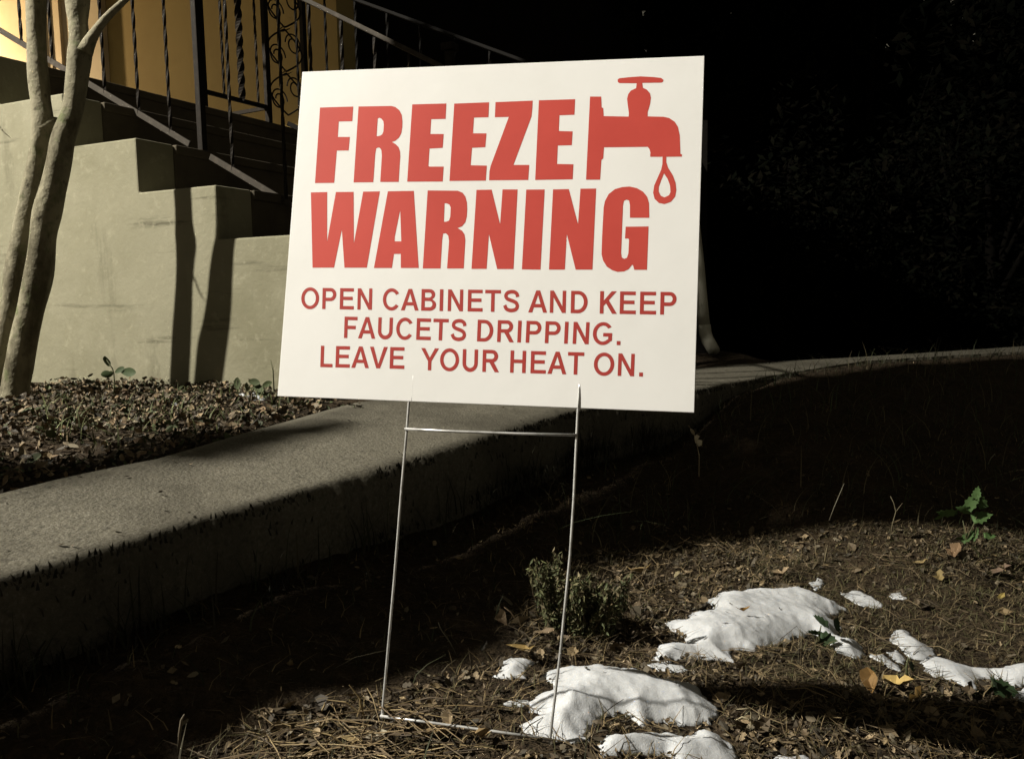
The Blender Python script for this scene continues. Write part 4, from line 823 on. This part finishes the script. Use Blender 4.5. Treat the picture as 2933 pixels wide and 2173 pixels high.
def lets_through(c):
    for q in KEEP:
        d_ = LAMP-q; t = np.clip(np.dot(c-q, d_)/np.dot(d_, d_), 0, 1)
        if np.linalg.norm(c-q-d_*t) < .012: return True
    return False
def sweep(poly, n, x0, x1, y0, y1, size, zlo, zhi, on='lawn', rim=False):
    P = scatter(n, x0, x1, y0, y1); z = ground_z(P, False)
    if on == 'bed': z = np.full(len(P), ZF)
    ok, _ = inpx(P, z, poly)
    o3 = np.column_stack([P, z]); Qz = o3+(LAMP-o3)*((ZN+.03*smooth((P[:, 0]-.6)/.8)-z)/(LAMP[2]-z))[:, None]
    if on == 'lawn': ok &= (sdist(P, near) > 0) & (sdist(Qz[:, :2], near) > (-.030 if rim else .012))
    if rim: ok &= sdist(Qz[:, :2], near) < .07
    for p, zz in zip(P[ok], z[ok]):
        o_ = np.array((p[0], p[1], zz)); c = o_+(LAMP-o_)*((random.uniform(zlo, zhi)-zz)/(LAMP[2]-zz)) if not (on == 'lawn' and p[0] < -.15) else o_+(LAMP-o_)*((random.uniform(1.45, 1.9)-zz)/(LAMP[2]-zz))
        if lets_through(c): continue
        k = random.uniform(.6, 1.3)
        L_ = size*random.uniform(.7, 1.2); crown.leaf(c, L_, L_*.7, random.uniform(0, 6.3), random.gauss(0, .5), random.gauss(0, .5), (.03*k, .045*k, .015*k), .1, 0)
sweep(DARK, 700000, -1.2, 3.2, .7, 5.0, .013, 2.0, 2.5, rim=True)
sweep(DARK, 230000, -1.4, 4.4, .6, 5.4, .030, 2.0, 2.8)
sweep(DARK2, 16000, .4, 5.0, 3.6, 8.2, .04, 2.6, 3.2, 'bed')
sweep(DARK3, 80000, -2.2, .2, .8, 3.4, .03, 2.2, 2.8, 'bed')
tb = (-4.6, -.6); tt = empty('added_shade_tree', (tb[0], tb[1], gz(*tb)), 'added unseen evergreen left of the walk, its leaves placed to cast shade', 'tree')
crown.build('crown', M['gloss_leaf'], tt)
b = MB(); g0 = gz(*tb); b.tube([(tb[0], tb[1], g0-.1), (tb[0]+.02, tb[1], 1.0), (tb[0]-.03, tb[1]+.02, 2.0), (tb[0]+.1, tb[1]+.05, 3.2), (tb[0]+.4, tb[1]+.3, 4.6)], [.16, .13, .11, .09, .03], 12, jit=.1); b.build('trunk', M['bark'], tt, smooth=True)

# ------------------------------------------------------------------ street lamp that lights the yard, left of the picture
sl = empty('street_lamp', (LAMP[0]-1.1, LAMP[1]-.1, gz(LAMP[0]-1.1, LAMP[1]-.1)), 'grey street lamp post with a bent arm, left of the walk beyond the picture', 'street lamp')
bx_, by_ = LAMP[0]-1.1, LAMP[1]-.1
b = MB(); b.tube([(bx_, by_, 0), (bx_, by_, .6), (bx_, by_, 4.7)], [.09, .07, .05], 14); b.build('post', M['iron'], sl, smooth=True)
b = MB(); b.tube([(bx_, by_, 4.66), (bx_+.1, by_, 4.95), (bx_+.4, by_+.04, 5.12), (LAMP[0]-.1, LAMP[1], 5.14)], [.035, .032, .03, .03], 10); b.build('arm', M['iron'], sl, smooth=True)
b = MB(); b.tube([LAMP+np.array((0, 0, z_)) for z_ in (.09, .16, .22, .27)], [.17, .16, .10, .03], 16); b.build('hood', M['iron'], sl, smooth=True)
ml = bpy.data.materials.new('lamp_lens'); ml.use_nodes = True; bs = ml.node_tree.nodes['Principled BSDF']; bs.inputs['Emission Color'].default_value = (1, .9, .7, 1); bs.inputs['Emission Strength'].default_value = 20
b = MB(); b.tube([LAMP+np.array((0, 0, z_)) for z_ in (.075, .088)], [.15, .15], 16); b.build('lens', ml, sl)
ld = bpy.data.lights.new('street_lamp_light', 'POINT'); lo = bpy.data.objects.new('street_lamp_light', ld); COL.objects.link(lo); lo.location = LAMP; lo.parent = sl; lo.matrix_parent_inverse = Matrix.Translation(-sl.location)
ld.energy = LAMP_W; ld.color = LAMP_COL; ld.shadow_soft_size = .048
